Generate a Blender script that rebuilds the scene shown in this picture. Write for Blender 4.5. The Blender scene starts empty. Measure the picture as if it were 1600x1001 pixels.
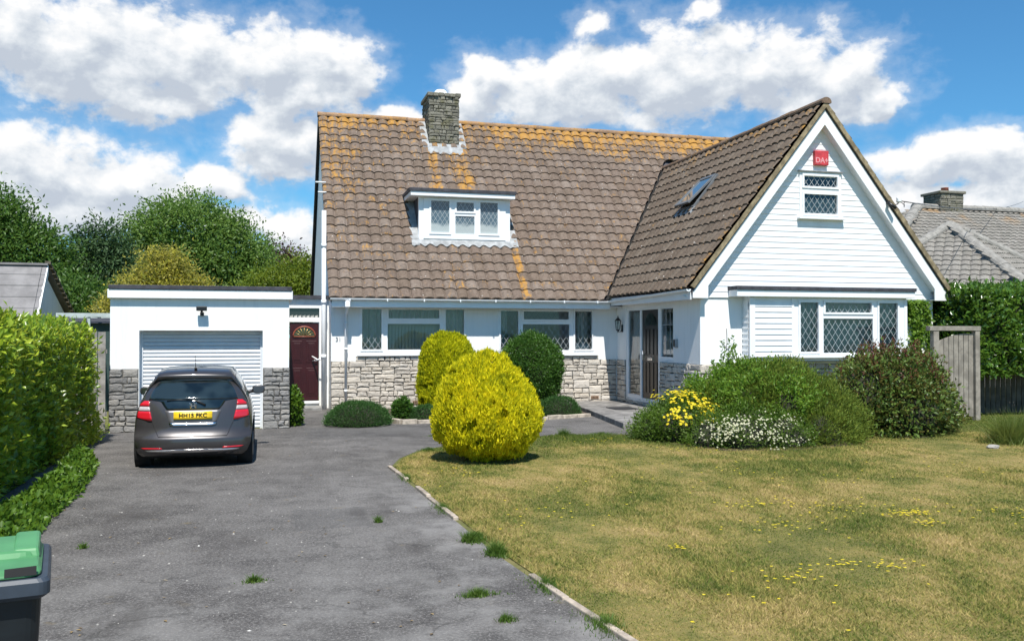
import bpy, bmesh, math, random
import numpy as np
from mathutils import Vector, Matrix

# ------------------------------------------------------------------ camera, sky, sun
S = bpy.context.scene
S.view_settings.view_transform = 'Standard'
S.view_settings.look = 'None'
S.view_settings.gamma = 1.0
S.view_settings.exposure = 0.47
S.render.resolution_x, S.render.resolution_y = 1024, 640
S.cycles.max_bounces = 6
S.cycles.transparent_max_bounces = 10
COL = S.collection

cam_d = bpy.data.cameras.new("camera")
cam_d.sensor_width = 36.0
cam_d.lens = 31.93
cam_d.clip_start, cam_d.clip_end = 0.1, 3000.0
cam = bpy.data.objects.new("camera", cam_d)
cam.location = (-1.615, -23.223, 1.915)
cam.rotation_euler = (math.pi / 2 + 0.0155, 0.0, -0.266)
COL.objects.link(cam)
S.camera = cam

SUN = Vector((0.15, 1.0, -1.7)).normalized()
sun_d = bpy.data.lights.new("sun", 'SUN')
sun_d.energy = 4.9
sun_d.angle = math.radians(0.5)
sun_d.color = (1.0, 0.955, 0.88)
sun = bpy.data.objects.new("sun", sun_d)
sun.rotation_euler = SUN.to_track_quat('-Z', 'Y').to_euler()
sun.location = (0, -10, 30)
COL.objects.link(sun)


class NT:
    """small helper for building node trees"""
    def __init__(self, tree):
        self.t = tree
        self.n = tree.nodes
        self.l = tree.links

    def node(self, typ, **kw):
        nd = self.n.new(typ)
        for k, v in kw.items():
            setattr(nd, k, v)
        return nd

    def put(self, sock, v):
        if v is None:
            return
        if isinstance(v, bpy.types.NodeSocket):
            self.l.new(v, sock)
        else:
            if hasattr(sock, 'default_value'):
                dv = sock.default_value
                if hasattr(dv, '__len__'):
                    if not hasattr(v, '__len__'):
                        v = [v] * len(dv)
                    v = list(v)
                    if len(dv) == 4 and len(v) == 3:
                        v = v + [1.0]
                sock.default_value = v

    def math(self, op, a, b=None, c=None, clamp=False):
        nd = self.node('ShaderNodeMath', operation=op, use_clamp=clamp)
        self.put(nd.inputs[0], a); self.put(nd.inputs[1], b)
        if c is not None: self.put(nd.inputs[2], c)
        return nd.outputs[0]

    def vmath(self, op, a, b=None, scale=None):
        nd = self.node('ShaderNodeVectorMath', operation=op)
        self.put(nd.inputs[0], a); self.put(nd.inputs[1], b)
        if scale is not None: self.put(nd.inputs['Scale'], scale)
        return nd.outputs['Value'] if op in ('LENGTH', 'DOT_PRODUCT', 'DISTANCE') else nd.outputs[0]

    def noise(self, vec, scale, detail=3.0, rough=0.55, dist=0.0, col=False):
        nd = self.node('ShaderNodeTexNoise')
        self.put(nd.inputs['Vector'], vec); self.put(nd.inputs['Scale'], scale)
        self.put(nd.inputs['Detail'], detail); self.put(nd.inputs['Roughness'], rough)
        self.put(nd.inputs['Distortion'], dist)
        return nd.outputs['Color'] if col else nd.outputs[0]

    def voronoi(self, vec, scale, feature='F1', out='Distance', rnd=1.0):
        nd = self.node('ShaderNodeTexVoronoi', feature=feature)
        self.put(nd.inputs['Vector'], vec); self.put(nd.inputs['Scale'], scale)
        self.put(nd.inputs['Randomness'], rnd)
        return nd.outputs[out]

    def ramp(self, f, stops, mode='LINEAR'):
        nd = self.node('ShaderNodeValToRGB')
        nd.color_ramp.interpolation = mode
        e = nd.color_ramp.elements
        while len(e) > 1: e.remove(e[-1])
        for i, (p, c) in enumerate(stops):
            if not hasattr(c, '__len__'): c = (c, c, c)
            el = e[0] if i == 0 else e.new(p)
            el.position = p; el.color = (c[0], c[1], c[2], 1.0)
        self.put(nd.inputs[0], f)
        return nd.outputs[0]

    def step(self, f, a, b):
        nd = self.node('ShaderNodeMapRange', interpolation_type='SMOOTHSTEP')
        self.put(nd.inputs[0], f); self.put(nd.inputs[1], a); self.put(nd.inputs[2], b)
        return nd.outputs[0]

    def mix(self, f, a, b, mode='MIX'):
        nd = self.node('ShaderNodeMix', data_type='RGBA', blend_type=mode)
        self.put(nd.inputs['Factor'], f)
        self.put(nd.inputs[6], a); self.put(nd.inputs[7], b)
        return nd.outputs[2]

    def sep(self, v):
        nd = self.node('ShaderNodeSeparateXYZ'); self.put(nd.inputs[0], v); return nd.outputs

    def comb(self, x, y, z):
        nd = self.node('ShaderNodeCombineXYZ')
        for i, v in enumerate((x, y, z)): self.put(nd.inputs[i], v)
        return nd.outputs[0]

    def bump(self, h, strength=0.3, dist=0.02, normal=None):
        nd = self.node('ShaderNodeBump')
        self.put(nd.inputs['Height'], h); self.put(nd.inputs['Strength'], strength)
        self.put(nd.inputs['Distance'], dist)
        if normal is not None: self.put(nd.inputs['Normal'], normal)
        return nd.outputs[0]

    def pos(self): return self.node('ShaderNodeNewGeometry').outputs['Position']
    def rnd(self): return self.node('ShaderNodeNewGeometry').outputs['Random Per Island']


# ---- world: Nishita sky with cumulus clouds placed by compass direction
W = bpy.data.worlds.new("World")
S.world = W
W.use_nodes = True
w = NT(W.node_tree)
w.n.clear()
sky = w.node('ShaderNodeTexSky', sky_type='NISHITA')
sky.sun_disc = False
sky.sun_elevation = math.radians(59.3)
sky.sun_rotation = math.radians(188.5)
sky.air_density, sky.dust_density, sky.ozone_density = 1.0, 0.4, 2.0
CLOUDS = [(-11.4, 15.9, 9.7, 3.8), (-5.3, 15.6, 5.2, 3.2), (0.2, 15.7, 4.8, 3.1), (4.0, 16.7, 3.4, 1.9), (5.4, 16.0, 1.9, 1.8), (2.1, 14.3, 4.4, 1.6), (-8.4, 13.5, 6.1, 1.6), (-12.4, 9.3, 6.1, 2.6), (-7.7, 8.5, 6.1, 2.3), (-3.1, 9.2, 2.6, 1.3), (-11.1, 7.2, 7.3, 1.6), (1.3, 11.7, 4.4, 2.2), (6.4, 13.0, 4.4, 1.1), (0.2, 10.1, 2.4, 1.4), (-1.3, 7.0, 2.4, 1.5), (1.4, 6.3, 2.2, 1.8), (2.1, 4.8, 2.4, 2.0), (13.6, 15.8, 2.4, 1.6), (13.0, 14.3, 2.4, 1.8), (18.5, 14.9, 6.1, 2.3), (22.1, 16.1, 4.4, 2.2), (25.7, 15.6, 5.7, 3.4), (30.7, 15.5, 6.1, 2.9), (34.4, 14.5, 4.4, 2.5), (37.2, 13.5, 2.0, 1.5), (27.0, 19.1, 2.0, 1.2, .62), (20.2, 18.9, 2.0, 1.6, .62), (39.9, 9.7, 4.4, 1.8), (42.8, 9.7, 3.6, 1.7), (38.9, 7.8, 3.6, 1.1), (43.8, 7.5, 3.2, 1.6), (46.2, 8.3, 3.2, 2.4),
          (62, 12, 7, 3), (80, 17, 9, 4), (-36, 13, 9, 3.6), (-58, 16, 9, 3.5), (165, 9, 9, 2.5), (-150, 8, 9, 2.5)]
grp = bpy.data.node_groups.new("cloud_density", 'ShaderNodeTree')
grp.interface.new_socket("P", in_out='INPUT', socket_type='NodeSocketVector')
grp.interface.new_socket("D", in_out='OUTPUT', socket_type='NodeSocketFloat')
g = NT(grp)
gi, go = g.node('NodeGroupInput'), g.node('NodeGroupOutput')
P0 = gi.outputs[0]
wob = g.vmath('SUBTRACT', g.noise(P0, 0.38, 4, 0.55, col=True), (0.5, 0.5, 0.5))
Pw = g.vmath('ADD', P0, g.vmath('SCALE', wob, None, 2.6))
acc = None
for (az, el, ra, re, *wt) in CLOUDS:
    q = g.vmath('MULTIPLY', g.vmath('SUBTRACT', Pw, (az, el, 0.0)), (1 / ra, 1 / re, 0.0))
    d = g.math('SUBTRACT', wt[0] if wt else 1.0, g.vmath('LENGTH', q))
    if acc is None:
        acc = d
    else:
        nd = g.node('ShaderNodeMath', operation='SMOOTH_MAX')
        g.put(nd.inputs[0], acc); g.put(nd.inputs[1], d); g.put(nd.inputs[2], 0.25)
        acc = nd.outputs[0]
Ps = g.vmath('MULTIPLY', P0, (0.8, 1.15, 1.0))
n1 = g.noise(Ps, 0.50, 9, 0.585, 0.15)
dens = g.math('ADD', g.math('MULTIPLY', acc, 0.85), g.math('MULTIPLY', g.math('SUBTRACT', n1, 0.5), 1.5))
g.put(go.inputs[0], dens)

gen = w.node('ShaderNodeTexCoord').outputs['Generated']
dx, dy, dz = w.sep(gen)
azd = w.math('MULTIPLY', w.math('ARCTAN2', dx, dy), 57.29578)
eld = w.math('MULTIPLY', w.math('ARCSINE', dz), 57.29578)
pv = w.comb(azd, eld, 0.0)

def dens_at(off):
    nd = w.node('ShaderNodeGroup'); nd.node_tree = grp
    w.put(nd.inputs[0], w.vmath('ADD', pv, off))
    return nd.outputs[0]

d0 = dens_at((0, 0, 0))
d1 = dens_at((-0.4, 1.2, 0))
mask = w.step(d0, -0.10, 0.34)
wisp = w.math('MULTIPLY', w.step(d0, -0.42, 0.15), 0.25)
lit = w.math('ADD', w.math('MULTIPLY', w.math('SUBTRACT', d0, d1), 0.7),
             w.math('MULTIPLY', w.math('SUBTRACT', 0.34, d1), 0.7))
fine = w.math('MULTIPLY', w.math('SUBTRACT', w.noise(pv, 0.9, 4, 0.5), 0.5), 0.30)
shade = w.ramp(w.math('ADD', w.math('ADD', lit, 0.42), fine),
               [(0.0, (0.54, 0.60, 0.69)), (0.28, (0.67, 0.725, 0.79)), (0.55, (0.84, 0.875, 0.915)), (0.85, (1.0, 1.0, 1.0))])
cloudc = w.mix(1.0, shade, (10.8, 10.8, 10.8), 'MULTIPLY')
skyc = w.mix(1.0, sky.outputs[0], (0.58, 1.20, 1.52), 'MULTIPLY')
total = w.math('MAXIMUM', mask, wisp)
up = w.step(eld, -1.0, 2.0)
outc = w.mix(w.math('MULTIPLY', total, up), skyc, cloudc)
W.cycles.sampling_method = 'MANUAL'
W.cycles.sample_map_resolution = 512
bg = w.node('ShaderNodeBackground')
w.put(bg.inputs[0], outc)
bg.inputs[1].default_value = 0.068
wo = w.node('ShaderNodeOutputWorld')
w.l.new(bg.outputs[0], wo.inputs[0])

# ------------------------------------------------------------------ materials
def mat(name, fn):
    m = bpy.data.materials.new(name)
    m.use_nodes = True
    t = NT(m.node_tree)
    t.n.clear()
    o = t.node('ShaderNodeOutputMaterial')
    s = fn(t)
    t.l.new(s, o.inputs[0])
    return m


def pbsdf(t, col, rough=0.6, normal=None, metal=0.0, spec=0.5, coat=0.0):
    b = t.node('ShaderNodeBsdfPrincipled')
    t.put(b.inputs['Base Color'], col)
    t.put(b.inputs['Roughness'], rough)
    t.put(b.inputs['Metallic'], metal)
    t.put(b.inputs['Specular IOR Level'], spec)
    t.put(b.inputs['Coat Weight'], coat)
    if coat: b.inputs['Coat Roughness'].default_value = 0.03
    if normal is not None: t.put(b.inputs['Normal'], normal)
    return b.outputs[0]


def plain(name, col, rough=0.5, var=0.12, scale=6.0, bumps=0.15, metal=0.0, spec=0.5, coat=0.0, fscale=90.0):
    def fn(t):
        p = t.pos()
        n = t.noise(p, scale, 5, 0.6)
        c = t.mix(t.step(n, 0.35, 0.7), [x * (1 - var) for x in col], [min(1, x * (1 + var)) for x in col])
        nm = t.bump(t.noise(p, fscale, 3), bumps, 0.004) if bumps else None
        return pbsdf(t, c, rough, nm, metal, spec, coat)
    return mat(name, fn)


def f_render(t):
    p = t.pos()
    x, y, z = t.sep(p)
    streak = t.noise(t.vmath('MULTIPLY', p, (5.0, 5.0, 0.5)), 1.6, 5, 0.6)
    c = t.mix(t.step(streak, 0.45, 0.78), (0.83, 0.83, 0.82), (0.74, 0.75, 0.74))
    low = t.math('MULTIPLY', t.step(z, 0.9, 0.0), t.step(t.noise(p, 3.0, 5), 0.4, 0.7))
    c = t.mix(t.math('MULTIPLY', low, 0.5), c, (0.45, 0.43, 0.38))
    return pbsdf(t, c, 0.75, t.bump(t.noise(p, 45, 4), 0.35, 0.006), spec=0.3)
M_RENDER = mat("white_render", f_render)
M_UPVC = plain("white_upvc", (0.82, 0.83, 0.84), 0.32, 0.03, 3.0, 0.0)
M_BOARD = plain("white_weatherboard", (0.80, 0.81, 0.82), 0.45, 0.05, 2.5, 0.12, fscale=30)
M_BARGE = plain("white_bargeboard_paint", (0.82, 0.82, 0.82), 0.45, 0.05, 2.0, 0.1, fscale=25)
M_FELT = plain("dark_roof_felt", (0.045, 0.045, 0.055), 0.75, 0.3, 8, 0.4)
M_BLACK = plain("black_paint", (0.012, 0.012, 0.013), 0.4, 0.2, 8, 0.0)
M_DARK = plain("dark_void", (0.01, 0.01, 0.01), 0.9, 0.2, 8, 0.0)
M_LEAD = plain("lead_flashing", (0.30, 0.31, 0.315), 0.6, 0.22, 7, 0.3, fscale=18)
M_LEADCAME = plain("lead_cames", (0.47, 0.50, 0.51), 0.5, 0.05, 8, 0.0)  # pale base colour stands in for sky reflected off the lead
M_CONC = plain("concrete", (0.24, 0.235, 0.225), 0.9, 0.3, 5, 0.5, fscale=60)
M_CHROME = plain("chrome", (0.78, 0.78, 0.80), 0.14, 0.02, 3, 0.0, metal=1.0)
M_RUBBER = plain("rubber", (0.016, 0.016, 0.017), 0.75, 0.15, 20, 0.2)
M_SOIL = plain("soil", (0.085, 0.062, 0.044), 0.95, 0.4, 9, 0.8, fscale=40)


def f_glass(t):
    tr = t.node('ShaderNodeBsdfTransparent')
    t.put(tr.inputs[0], (0.80, 0.86, 0.85))
    gl = t.node('ShaderNodeBsdfGlossy')
    t.put(gl.inputs['Roughness'], 0.02); t.put(gl.inputs[0], (0.95, 0.97, 1.0))
    p = t.pos()
    t.put(gl.inputs['Normal'], t.bump(t.noise(p, 2.2, 2), 0.06, 0.03))
    fr = t.node('ShaderNodeFresnel'); fr.inputs[0].default_value = 1.5
    mx = t.node('ShaderNodeMixShader')
    t.put(mx.inputs[0], t.math('ADD', t.math('MULTIPLY', fr.outputs[0], 1.1), 0.02))
    t.l.new(tr.outputs[0], mx.inputs[1]); t.l.new(gl.outputs[0], mx.inputs[2])
    return mx.outputs[0]
M_GLASS = mat("window_glass", f_glass)


def f_net(t):
    p = t.pos()
    x, y, z = t.sep(p)
    s = t.math('ADD', x, y)
    fold = t.math('SINE', t.math('ADD', t.math('MULTIPLY', s, 62.0), t.math('MULTIPLY', t.noise(p, 3.0), 9.0)))
    c = t.mix(t.math('MULTIPLY_ADD', fold, 0.5, 0.5), (0.60, 0.61, 0.57), (0.76, 0.76, 0.72))
    d = t.node('ShaderNodeBsdfDiffuse'); t.put(d.inputs[0], c)
    t.put(d.inputs['Normal'], t.bump(fold, 0.9, 0.02))
    tl = t.node('ShaderNodeBsdfTranslucent'); t.put(tl.inputs[0], c)
    mx = t.node('ShaderNodeMixShader'); mx.inputs[0].default_value = 0.35
    t.l.new(d.outputs[0], mx.inputs[1]); t.l.new(tl.outputs[0], mx.inputs[2])
    return mx.outputs[0]
M_NET = mat("net_curtain", f_net)
M_BLIND = plain("blind_fabric", (0.72, 0.72, 0.67), 0.8, 0.06, 3, 0.0)


def stone_mat(name, cols, mossy=0.0, dirt=(0.10, 0.09, 0.075)):
    def fn(t):
        p = t.pos(); r = t.rnd()
        c = t.ramp(r, [(i / (len(cols) - 1), c) for i, c in enumerate(cols)])
        n = t.noise(p, 9, 7, 0.68)
        c = t.mix(t.math('MULTIPLY', t.step(n, 0.52, 0.75), 0.65), c, dirt)
        n2 = t.noise(p, 38, 4, 0.65)
        c = t.mix(t.math('MULTIPLY', t.step(n2, 0.5, 0.8), 0.4), c, [x * 1.5 for x in cols[-1]])
        if mossy:
            c = t.mix(t.math('MULTIPLY', t.step(t.noise(p, 5, 5), 0.5, 0.7), mossy), c, (0.13, 0.12, 0.05))
        return pbsdf(t, c, 0.9, t.bump(t.noise(p, 24, 8, 0.7), 0.85, 0.025), spec=0.2)
    return mat(name, fn)
M_STONE = stone_mat("pale_rubble_stone", [(0.50, 0.445, 0.375), (0.62, 0.565, 0.49), (0.54, 0.495, 0.435), (0.45, 0.41, 0.36), (0.66, 0.61, 0.545)])
M_STONEG = stone_mat("grey_rubble_stone", [(0.19, 0.185, 0.18), (0.28, 0.27, 0.26), (0.23, 0.225, 0.215), (0.34, 0.32, 0.29)])
M_STONEC = stone_mat("weathered_chimney_stone", [(0.15, 0.145, 0.115), (0.21, 0.20, 0.165), (0.26, 0.245, 0.20), (0.13, 0.125, 0.105)], 0.6, (0.055, 0.05, 0.04))
M_MORTAR = plain("mortar", (0.30, 0.28, 0.25), 0.95, 0.3, 12, 0.6)
M_MORTARD = plain("dark_joint_mortar", (0.10, 0.095, 0.085), 0.95, 0.3, 12, 0.6)


def tile_mat(name, cols, lichen_fn=None, grey=0.0):
    def fn(t):
        p = t.pos(); r = t.rnd()
        c = t.ramp(r, [(i / (len(cols) - 1), c) for i, c in enumerate(cols)])
        n = t.noise(p, 3.2, 6, 0.65)
        c = t.mix(t.math('MULTIPLY', t.step(n, 0.42, 0.72), 0.45), c, [x * 0.58 for x in cols[0]])
        c = t.mix(t.math('MULTIPLY', t.step(t.noise(p, 11.0, 6, .7), 0.5, 0.7), 0.38), c, [x * 0.55 for x in cols[2]])
        sp = t.noise(p, 24, 5, 0.7)
        c = t.mix(t.math('MULTIPLY', t.step(sp, 0.56, 0.72), 0.6), c, (0.33, 0.30, 0.26))
        gr = t.noise(p, 17, 6, .75)
        c = t.mix(t.math('MULTIPLY', t.step(gr, 0.50, 0.36), 0.6), c, [x * 0.38 for x in cols[0]])
        vz = t.voronoi(p, 7.5, 'F1')
        spot = t.math('MULTIPLY', t.step(vz, 0.16, 0.07), t.step(t.noise(p, 2.0, 3), 0.5, 0.62))
        c = t.mix(t.math('MULTIPLY', spot, 0.7), c, (0.62, 0.60, 0.56))
        if lichen_fn is not None:
            k = lichen_fn(t, p, r)
            oc = t.mix(t.noise(p, 11, 4), (0.30, 0.125, 0.022), (0.52, 0.30, 0.065))
            c = t.mix(k, c, oc)
        return pbsdf(t, c, 0.92, t.bump(t.noise(p, 60, 5, 0.7), 0.5, 0.008), spec=0.2)
    return mat(name, fn)


def lich(t, p, r, drv, seed):
    n = t.noise(t.vmath('ADD', p, (seed, 0, 0)), 1.7, 4, 0.6)
    n2 = t.noise(t.vmath('MULTIPLY', p, (1.6, 0.7, 0.7)), 7.0, 7, 0.72)
    k = t.math('ADD', drv, t.math('ADD', t.math('MULTIPLY', t.math('SUBTRACT', n, 0.5), 0.8), t.math('ADD', t.math('MULTIPLY', t.math('SUBTRACT', n2, 0.5), 3.2), t.math('MULTIPLY', t.math('SUBTRACT', r, 0.5), 0.45))))
    return t.math('MULTIPLY', t.step(k, 0.40, 1.05), 0.85)


def band(t, x, c, w_):
    return t.step(t.math('ABSOLUTE', t.math('SUBTRACT', x, c)), w_, w_ * 0.3)


def lich_main(t, p, r):
    x, y, z = t.sep(p)
    ridge = t.math('MULTIPLY', t.step(z, 6.9, 8.7), t.math('MULTIPLY_ADD', t.step(x, 4.2, 6.0), 0.30, 0.52))
    left = t.math('MULTIPLY', t.math('MULTIPLY', t.step(x, 1.8, 0.2), t.step(z, 4.6, 7.6)), 0.50)
    below = t.math('MULTIPLY', t.step(z, 5.3, 6.2), t.step(z, 7.7, 7.3))
    c1 = t.math('MULTIPLY', t.math('MAXIMUM', band(t, x, 3.15, 0.26), band(t, x, 4.0, 0.40)), t.math('MULTIPLY', below, 0.62))
    c3 = t.math('MULTIPLY', band(t, x, 4.98, 0.16), t.math('MULTIPLY', t.math('MULTIPLY', t.step(z, 2.6, 3.2), t.step(z, 4.5, 4.2)), 0.75))
    drv = t.math('MAXIMUM', t.math('MAXIMUM', ridge, left), t.math('MAXIMUM', c1, c3))
    return lich(t, p, r, t.math('ADD', drv, 0.15), 0.0)


def lich_wing(t, p, r):
    x, y, z = t.sep(p)
    drv = t.math('MAXIMUM', t.math('MULTIPLY', t.step(y, -4.5, -5.2), 0.35), t.math('MULTIPLY', t.step(z, 6.3, 7.3), 0.40))
    return lich(t, p, r, drv, 5.0)


M_TILE = tile_mat("brown_pantiles", [(0.151, 0.112, 0.085), (0.184, 0.141, 0.112), (0.163, 0.122, 0.097), (0.212, 0.169, 0.140), (0.134, 0.101, 0.080)], lich_main)
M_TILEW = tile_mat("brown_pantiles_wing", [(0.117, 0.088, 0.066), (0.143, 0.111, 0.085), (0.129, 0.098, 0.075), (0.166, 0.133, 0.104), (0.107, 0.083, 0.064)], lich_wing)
M_RIDGE = tile_mat("lichened_ridge_tile", [(0.27, 0.17, 0.105), (0.34, 0.22, 0.14), (0.24, 0.16, 0.11)], lambda t, p, r: t.math('MULTIPLY', t.step(t.noise(p, 4, 6, 0.65), 0.42, 0.66), 0.65))
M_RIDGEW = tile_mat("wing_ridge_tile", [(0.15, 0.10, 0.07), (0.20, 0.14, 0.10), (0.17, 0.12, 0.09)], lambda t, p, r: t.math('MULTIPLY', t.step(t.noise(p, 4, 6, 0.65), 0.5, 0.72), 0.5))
M_VERGE = plain("verge_mortar", (0.25, 0.20, 0.12), 0.95, 0.35, 7, 0.6)
M_NTILE = tile_mat("grey_neighbour_tiles", [(0.198, 0.186, 0.164), (0.246, 0.232, 0.206), (0.222, 0.206, 0.184), (0.270, 0.254, 0.228)], lambda t, p, r: t.math('MULTIPLY', t.math('MULTIPLY', t.step(t.sep(p)[2], 6.8, 8.0), t.step(t.noise(p, 0.9, 5), 0.5, 0.68)), 0.45))
M_NSLATE = plain("grey_slate_tiles", (0.20, 0.19, 0.19), 0.85, 0.18, 2.5, 0.5)

# ------------------------------------------------------------------ mesh helpers
random.seed(7)


class MB:
    def __init__(self):
        self.v = []; self.f = []; self.m = []; self.sm = []

    def add(self, vs, fs, m=0, smooth=False):
        o = len(self.v)
        self.v += [tuple(x) for x in vs]
        for f in fs:
            self.f.append([i + o for i in f]); self.m.append(m); self.sm.append(smooth)

    def box(self, x0, x1, y0, y1, z0, z1, m=0):
        vs = [(x0, y0, z0), (x1, y0, z0), (x1, y1, z0), (x0, y1, z0), (x0, y0, z1), (x1, y0, z1), (x1, y1, z1), (x0, y1, z1)]
        self.add(vs, [(0, 3, 2, 1), (4, 5, 6, 7), (0, 1, 5, 4), (1, 2, 6, 5), (2, 3, 7, 6), (3, 0, 4, 7)], m)

    def fbox(self, F, a0, a1, b0, b1, d0, d1, m=0):
        """box in a wall frame: a along, b up, d outward"""
        vs = [F(a0, b0, d1), F(a1, b0, d1), F(a1, b0, d0), F(a0, b0, d0), F(a0, b1, d1), F(a1, b1, d1), F(a1, b1, d0), F(a0, b1, d0)]
        self.add(vs, [(0, 3, 2, 1), (4, 5, 6, 7), (0, 1, 5, 4), (1, 2, 6, 5), (2, 3, 7, 6), (3, 0, 4, 7)], m)

    def quad(self, a, b, c, d, m=0): self.add([a, b, c, d], [(0, 1, 2, 3)], m)

    def prism(self, pts, vec, m=0):
        """extrude polygon pts by vec"""
        n = len(pts); vec = Vector(vec)
        vs = [Vector(p) for p in pts] + [Vector(p) + vec for p in pts]
        fs = [tuple(range(n)), tuple(range(2 * n - 1, n - 1, -1))] + [(i, i + n, (i + 1) % n + n, (i + 1) % n) for i in range(n)]
        self.add(vs, fs, m)

    def tube(self, path, r, seg=10, m=0, cap=True, smooth=True):
        path = [Vector(p) for p in path]
        rs = r if hasattr(r, '__len__') else [r] * len(path)
        rings = []
        prev = None
        for i, p in enumerate(path):
            t = (path[min(i + 1, len(path) - 1)] - path[max(i - 1, 0)]).normalized()
            ref = prev if prev is not None else (Vector((0, 0, 1)) if abs(t.z) < 0.9 else Vector((1, 0, 0)))
            u = t.cross(ref).cross(t)
            if u.length < 1e-6: u = t.orthogonal()
            u.normalize(); prev = u
            b = t.cross(u)
            rings.append([p + (u * math.cos(2 * math.pi * k / seg) + b * math.sin(2 * math.pi * k / seg)) * rs[i] for k in range(seg)])
        vs = [q for ring in rings for q in ring]
        fs = []
        for i in range(len(path) - 1):
            for k in range(seg):
                k2 = (k + 1) % seg
                fs.append((i * seg + k, i * seg + k2, (i + 1) * seg + k2, (i + 1) * seg + k))
        self.add(vs, fs, m, smooth)
        if cap:
            n = len(vs); o = len(self.v) - n
            self.f.append([o + k for k in range(seg)][::-1]); self.m.append(m); self.sm.append(False)
            self.f.append([o + n - seg + k for k in range(seg)]); self.m.append(m); self.sm.append(False)

    def lathe(self, c, prof, seg=20, m=0, smooth=True):
        """profile [(r,z)] round vertical axis at c"""
        vs = []; fs = []
        for (r, z) in prof:
            for k in range(seg):
                a = 2 * math.pi * k / seg
                vs.append((c[0] + r * math.cos(a), c[1] + r * math.sin(a), c[2] + z))
        for i in range(len(prof) - 1):
            for k in range(seg):
                k2 = (k + 1) % seg
                fs.append((i * seg + k, i * seg + k2, (i + 1) * seg + k2, (i + 1) * seg + k))
        self.add(vs, fs, m, smooth)

    def build(self, name, mats, parent=None, bevel=0.0):
        me = bpy.data.meshes.new(name)
        off = wloc(parent) if parent is not None else Vector((0, 0, 0))
        me.from_pydata([(x - off.x, y - off.y, z - off.z) for (x, y, z) in self.v], [], self.f)
        if not isinstance(mats, (list, tuple)): mats = [mats]
        for m in mats: me.materials.append(m)
        me.polygons.foreach_set('material_index', self.m)
        me.polygons.foreach_set('use_smooth', self.sm)
        me.update()
        o = bpy.data.objects.new(name, me)
        COL.objects.link(o)
        if parent is not None: o.parent = parent
        if bevel:
            b = o.modifiers.new('bevel', 'BEVEL'); b.width = bevel; b.segments = 2; b.limit_method = 'ANGLE'; b.angle_limit = math.radians(40)
        return o


def wloc(o):
    p = Vector((0, 0, 0))
    while o is not None:
        p += o.location; o = o.parent
    return p


def thing(name, label, cat, loc=(0, 0, 0), group=None):
    o = bpy.data.objects.new(name, None)
    o.empty_display_size = 0.3
    COL.objects.link(o); o.location = loc
    return tag(o, label, cat, group)


def tag(o, label, cat=None, group=None, kind=None):
    if label: o['label'] = label
    if cat: o['category'] = cat
    if group: o['group'] = group
    if kind: o['kind'] = kind
    return o


def frame(o, ux, n):
    o, ux, n = Vector(o), Vector(ux), Vector(n)
    def F(a, b, d=0.0): return o + ux * a + Vector((0, 0, b)) + n * d
    return F


F_MAIN = frame((0, 0, 0), (1, 0, 0), (0, -1, 0))
F_SIDE = frame((7.68, 0, 0), (0, -1, 0), (-1, 0, 0))
F_WING = frame((0, -4.94, 0), (1, 0, 0), (0, -1, 0))
F_BAY = frame((0, -5.22, 0), (1, 0, 0), (0, -1, 0))
F_GAR = frame((0, -4.08, 0), (1, 0, 0), (0, -1, 0))
F_LINK = frame((0, 0.9, 0), (1, 0, 0), (0, -1, 0))
F_DORM = frame((0, 0.94, 0), (1, 0, 0), (0, -1, 0))


def holed(mb, F, rect, holes, d0, d1, m=0):
    """wall panel between depths d0 (back) and d1 (front) with rectangular holes"""
    a0, a1, b0, b1 = rect
    A = sorted({a0, a1, *[v for h in holes for v in h[:2]]})
    B = sorted({b0, b1, *[v for h in holes for v in h[2:]]})
    A = [v for v in A if a0 <= v <= a1]; B = [v for v in B if b0 <= v <= b1]
    def solid(i, j):
        if i < 0 or j < 0 or i >= len(A) - 1 or j >= len(B) - 1: return False
        ca, cb = (A[i] + A[i + 1]) / 2, (B[j] + B[j + 1]) / 2
        return not any(h[0] < ca < h[1] and h[2] < cb < h[3] for h in holes)
    for i in range(len(A) - 1):
        for j in range(len(B) - 1):
            if not solid(i, j): continue
            x0, x1, z0, z1 = A[i], A[i + 1], B[j], B[j + 1]
            mb.quad(F(x0, z0, d1), F(x1, z0, d1), F(x1, z1, d1), F(x0, z1, d1), m)
            mb.quad(F(x1, z0, d0), F(x0, z0, d0), F(x0, z1, d0), F(x1, z1, d0), m)
            if not solid(i - 1, j): mb.quad(F(x0, z0, d0), F(x0, z0, d1), F(x0, z1, d1), F(x0, z1, d0), m)
            if not solid(i + 1, j): mb.quad(F(x1, z0, d1), F(x1, z0, d0), F(x1, z1, d0), F(x1, z1, d1), m)
            if not solid(i, j - 1): mb.quad(F(x0, z0, d0), F(x1, z0, d0), F(x1, z0, d1), F(x0, z0, d1), m)
            if not solid(i, j + 1): mb.quad(F(x0, z1, d1), F(x1, z1, d1), F(x1, z1, d0), F(x0, z1, d0), m)


def clipline(a, b, rect):
    x0, x1, z0, z1 = rect
    t0, t1 = 0.0, 1.0
    dx, dz = b[0] - a[0], b[1] - a[1]
    for p, q in ((-dx, a[0] - x0), (dx, x1 - a[0]), (-dz, a[1] - z0), (dz, z1 - a[1])):
        if abs(p) < 1e-9:
            if q < 0: return None
        else:
            r = q / p
            if p < 0: t0 = max(t0, r)
            else: t1 = min(t1, r)
    if t0 >= t1: return None
    return (a[0] + dx * t0, a[1] + dz * t0), (a[0] + dx * t1, a[1] + dz * t1)


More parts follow.
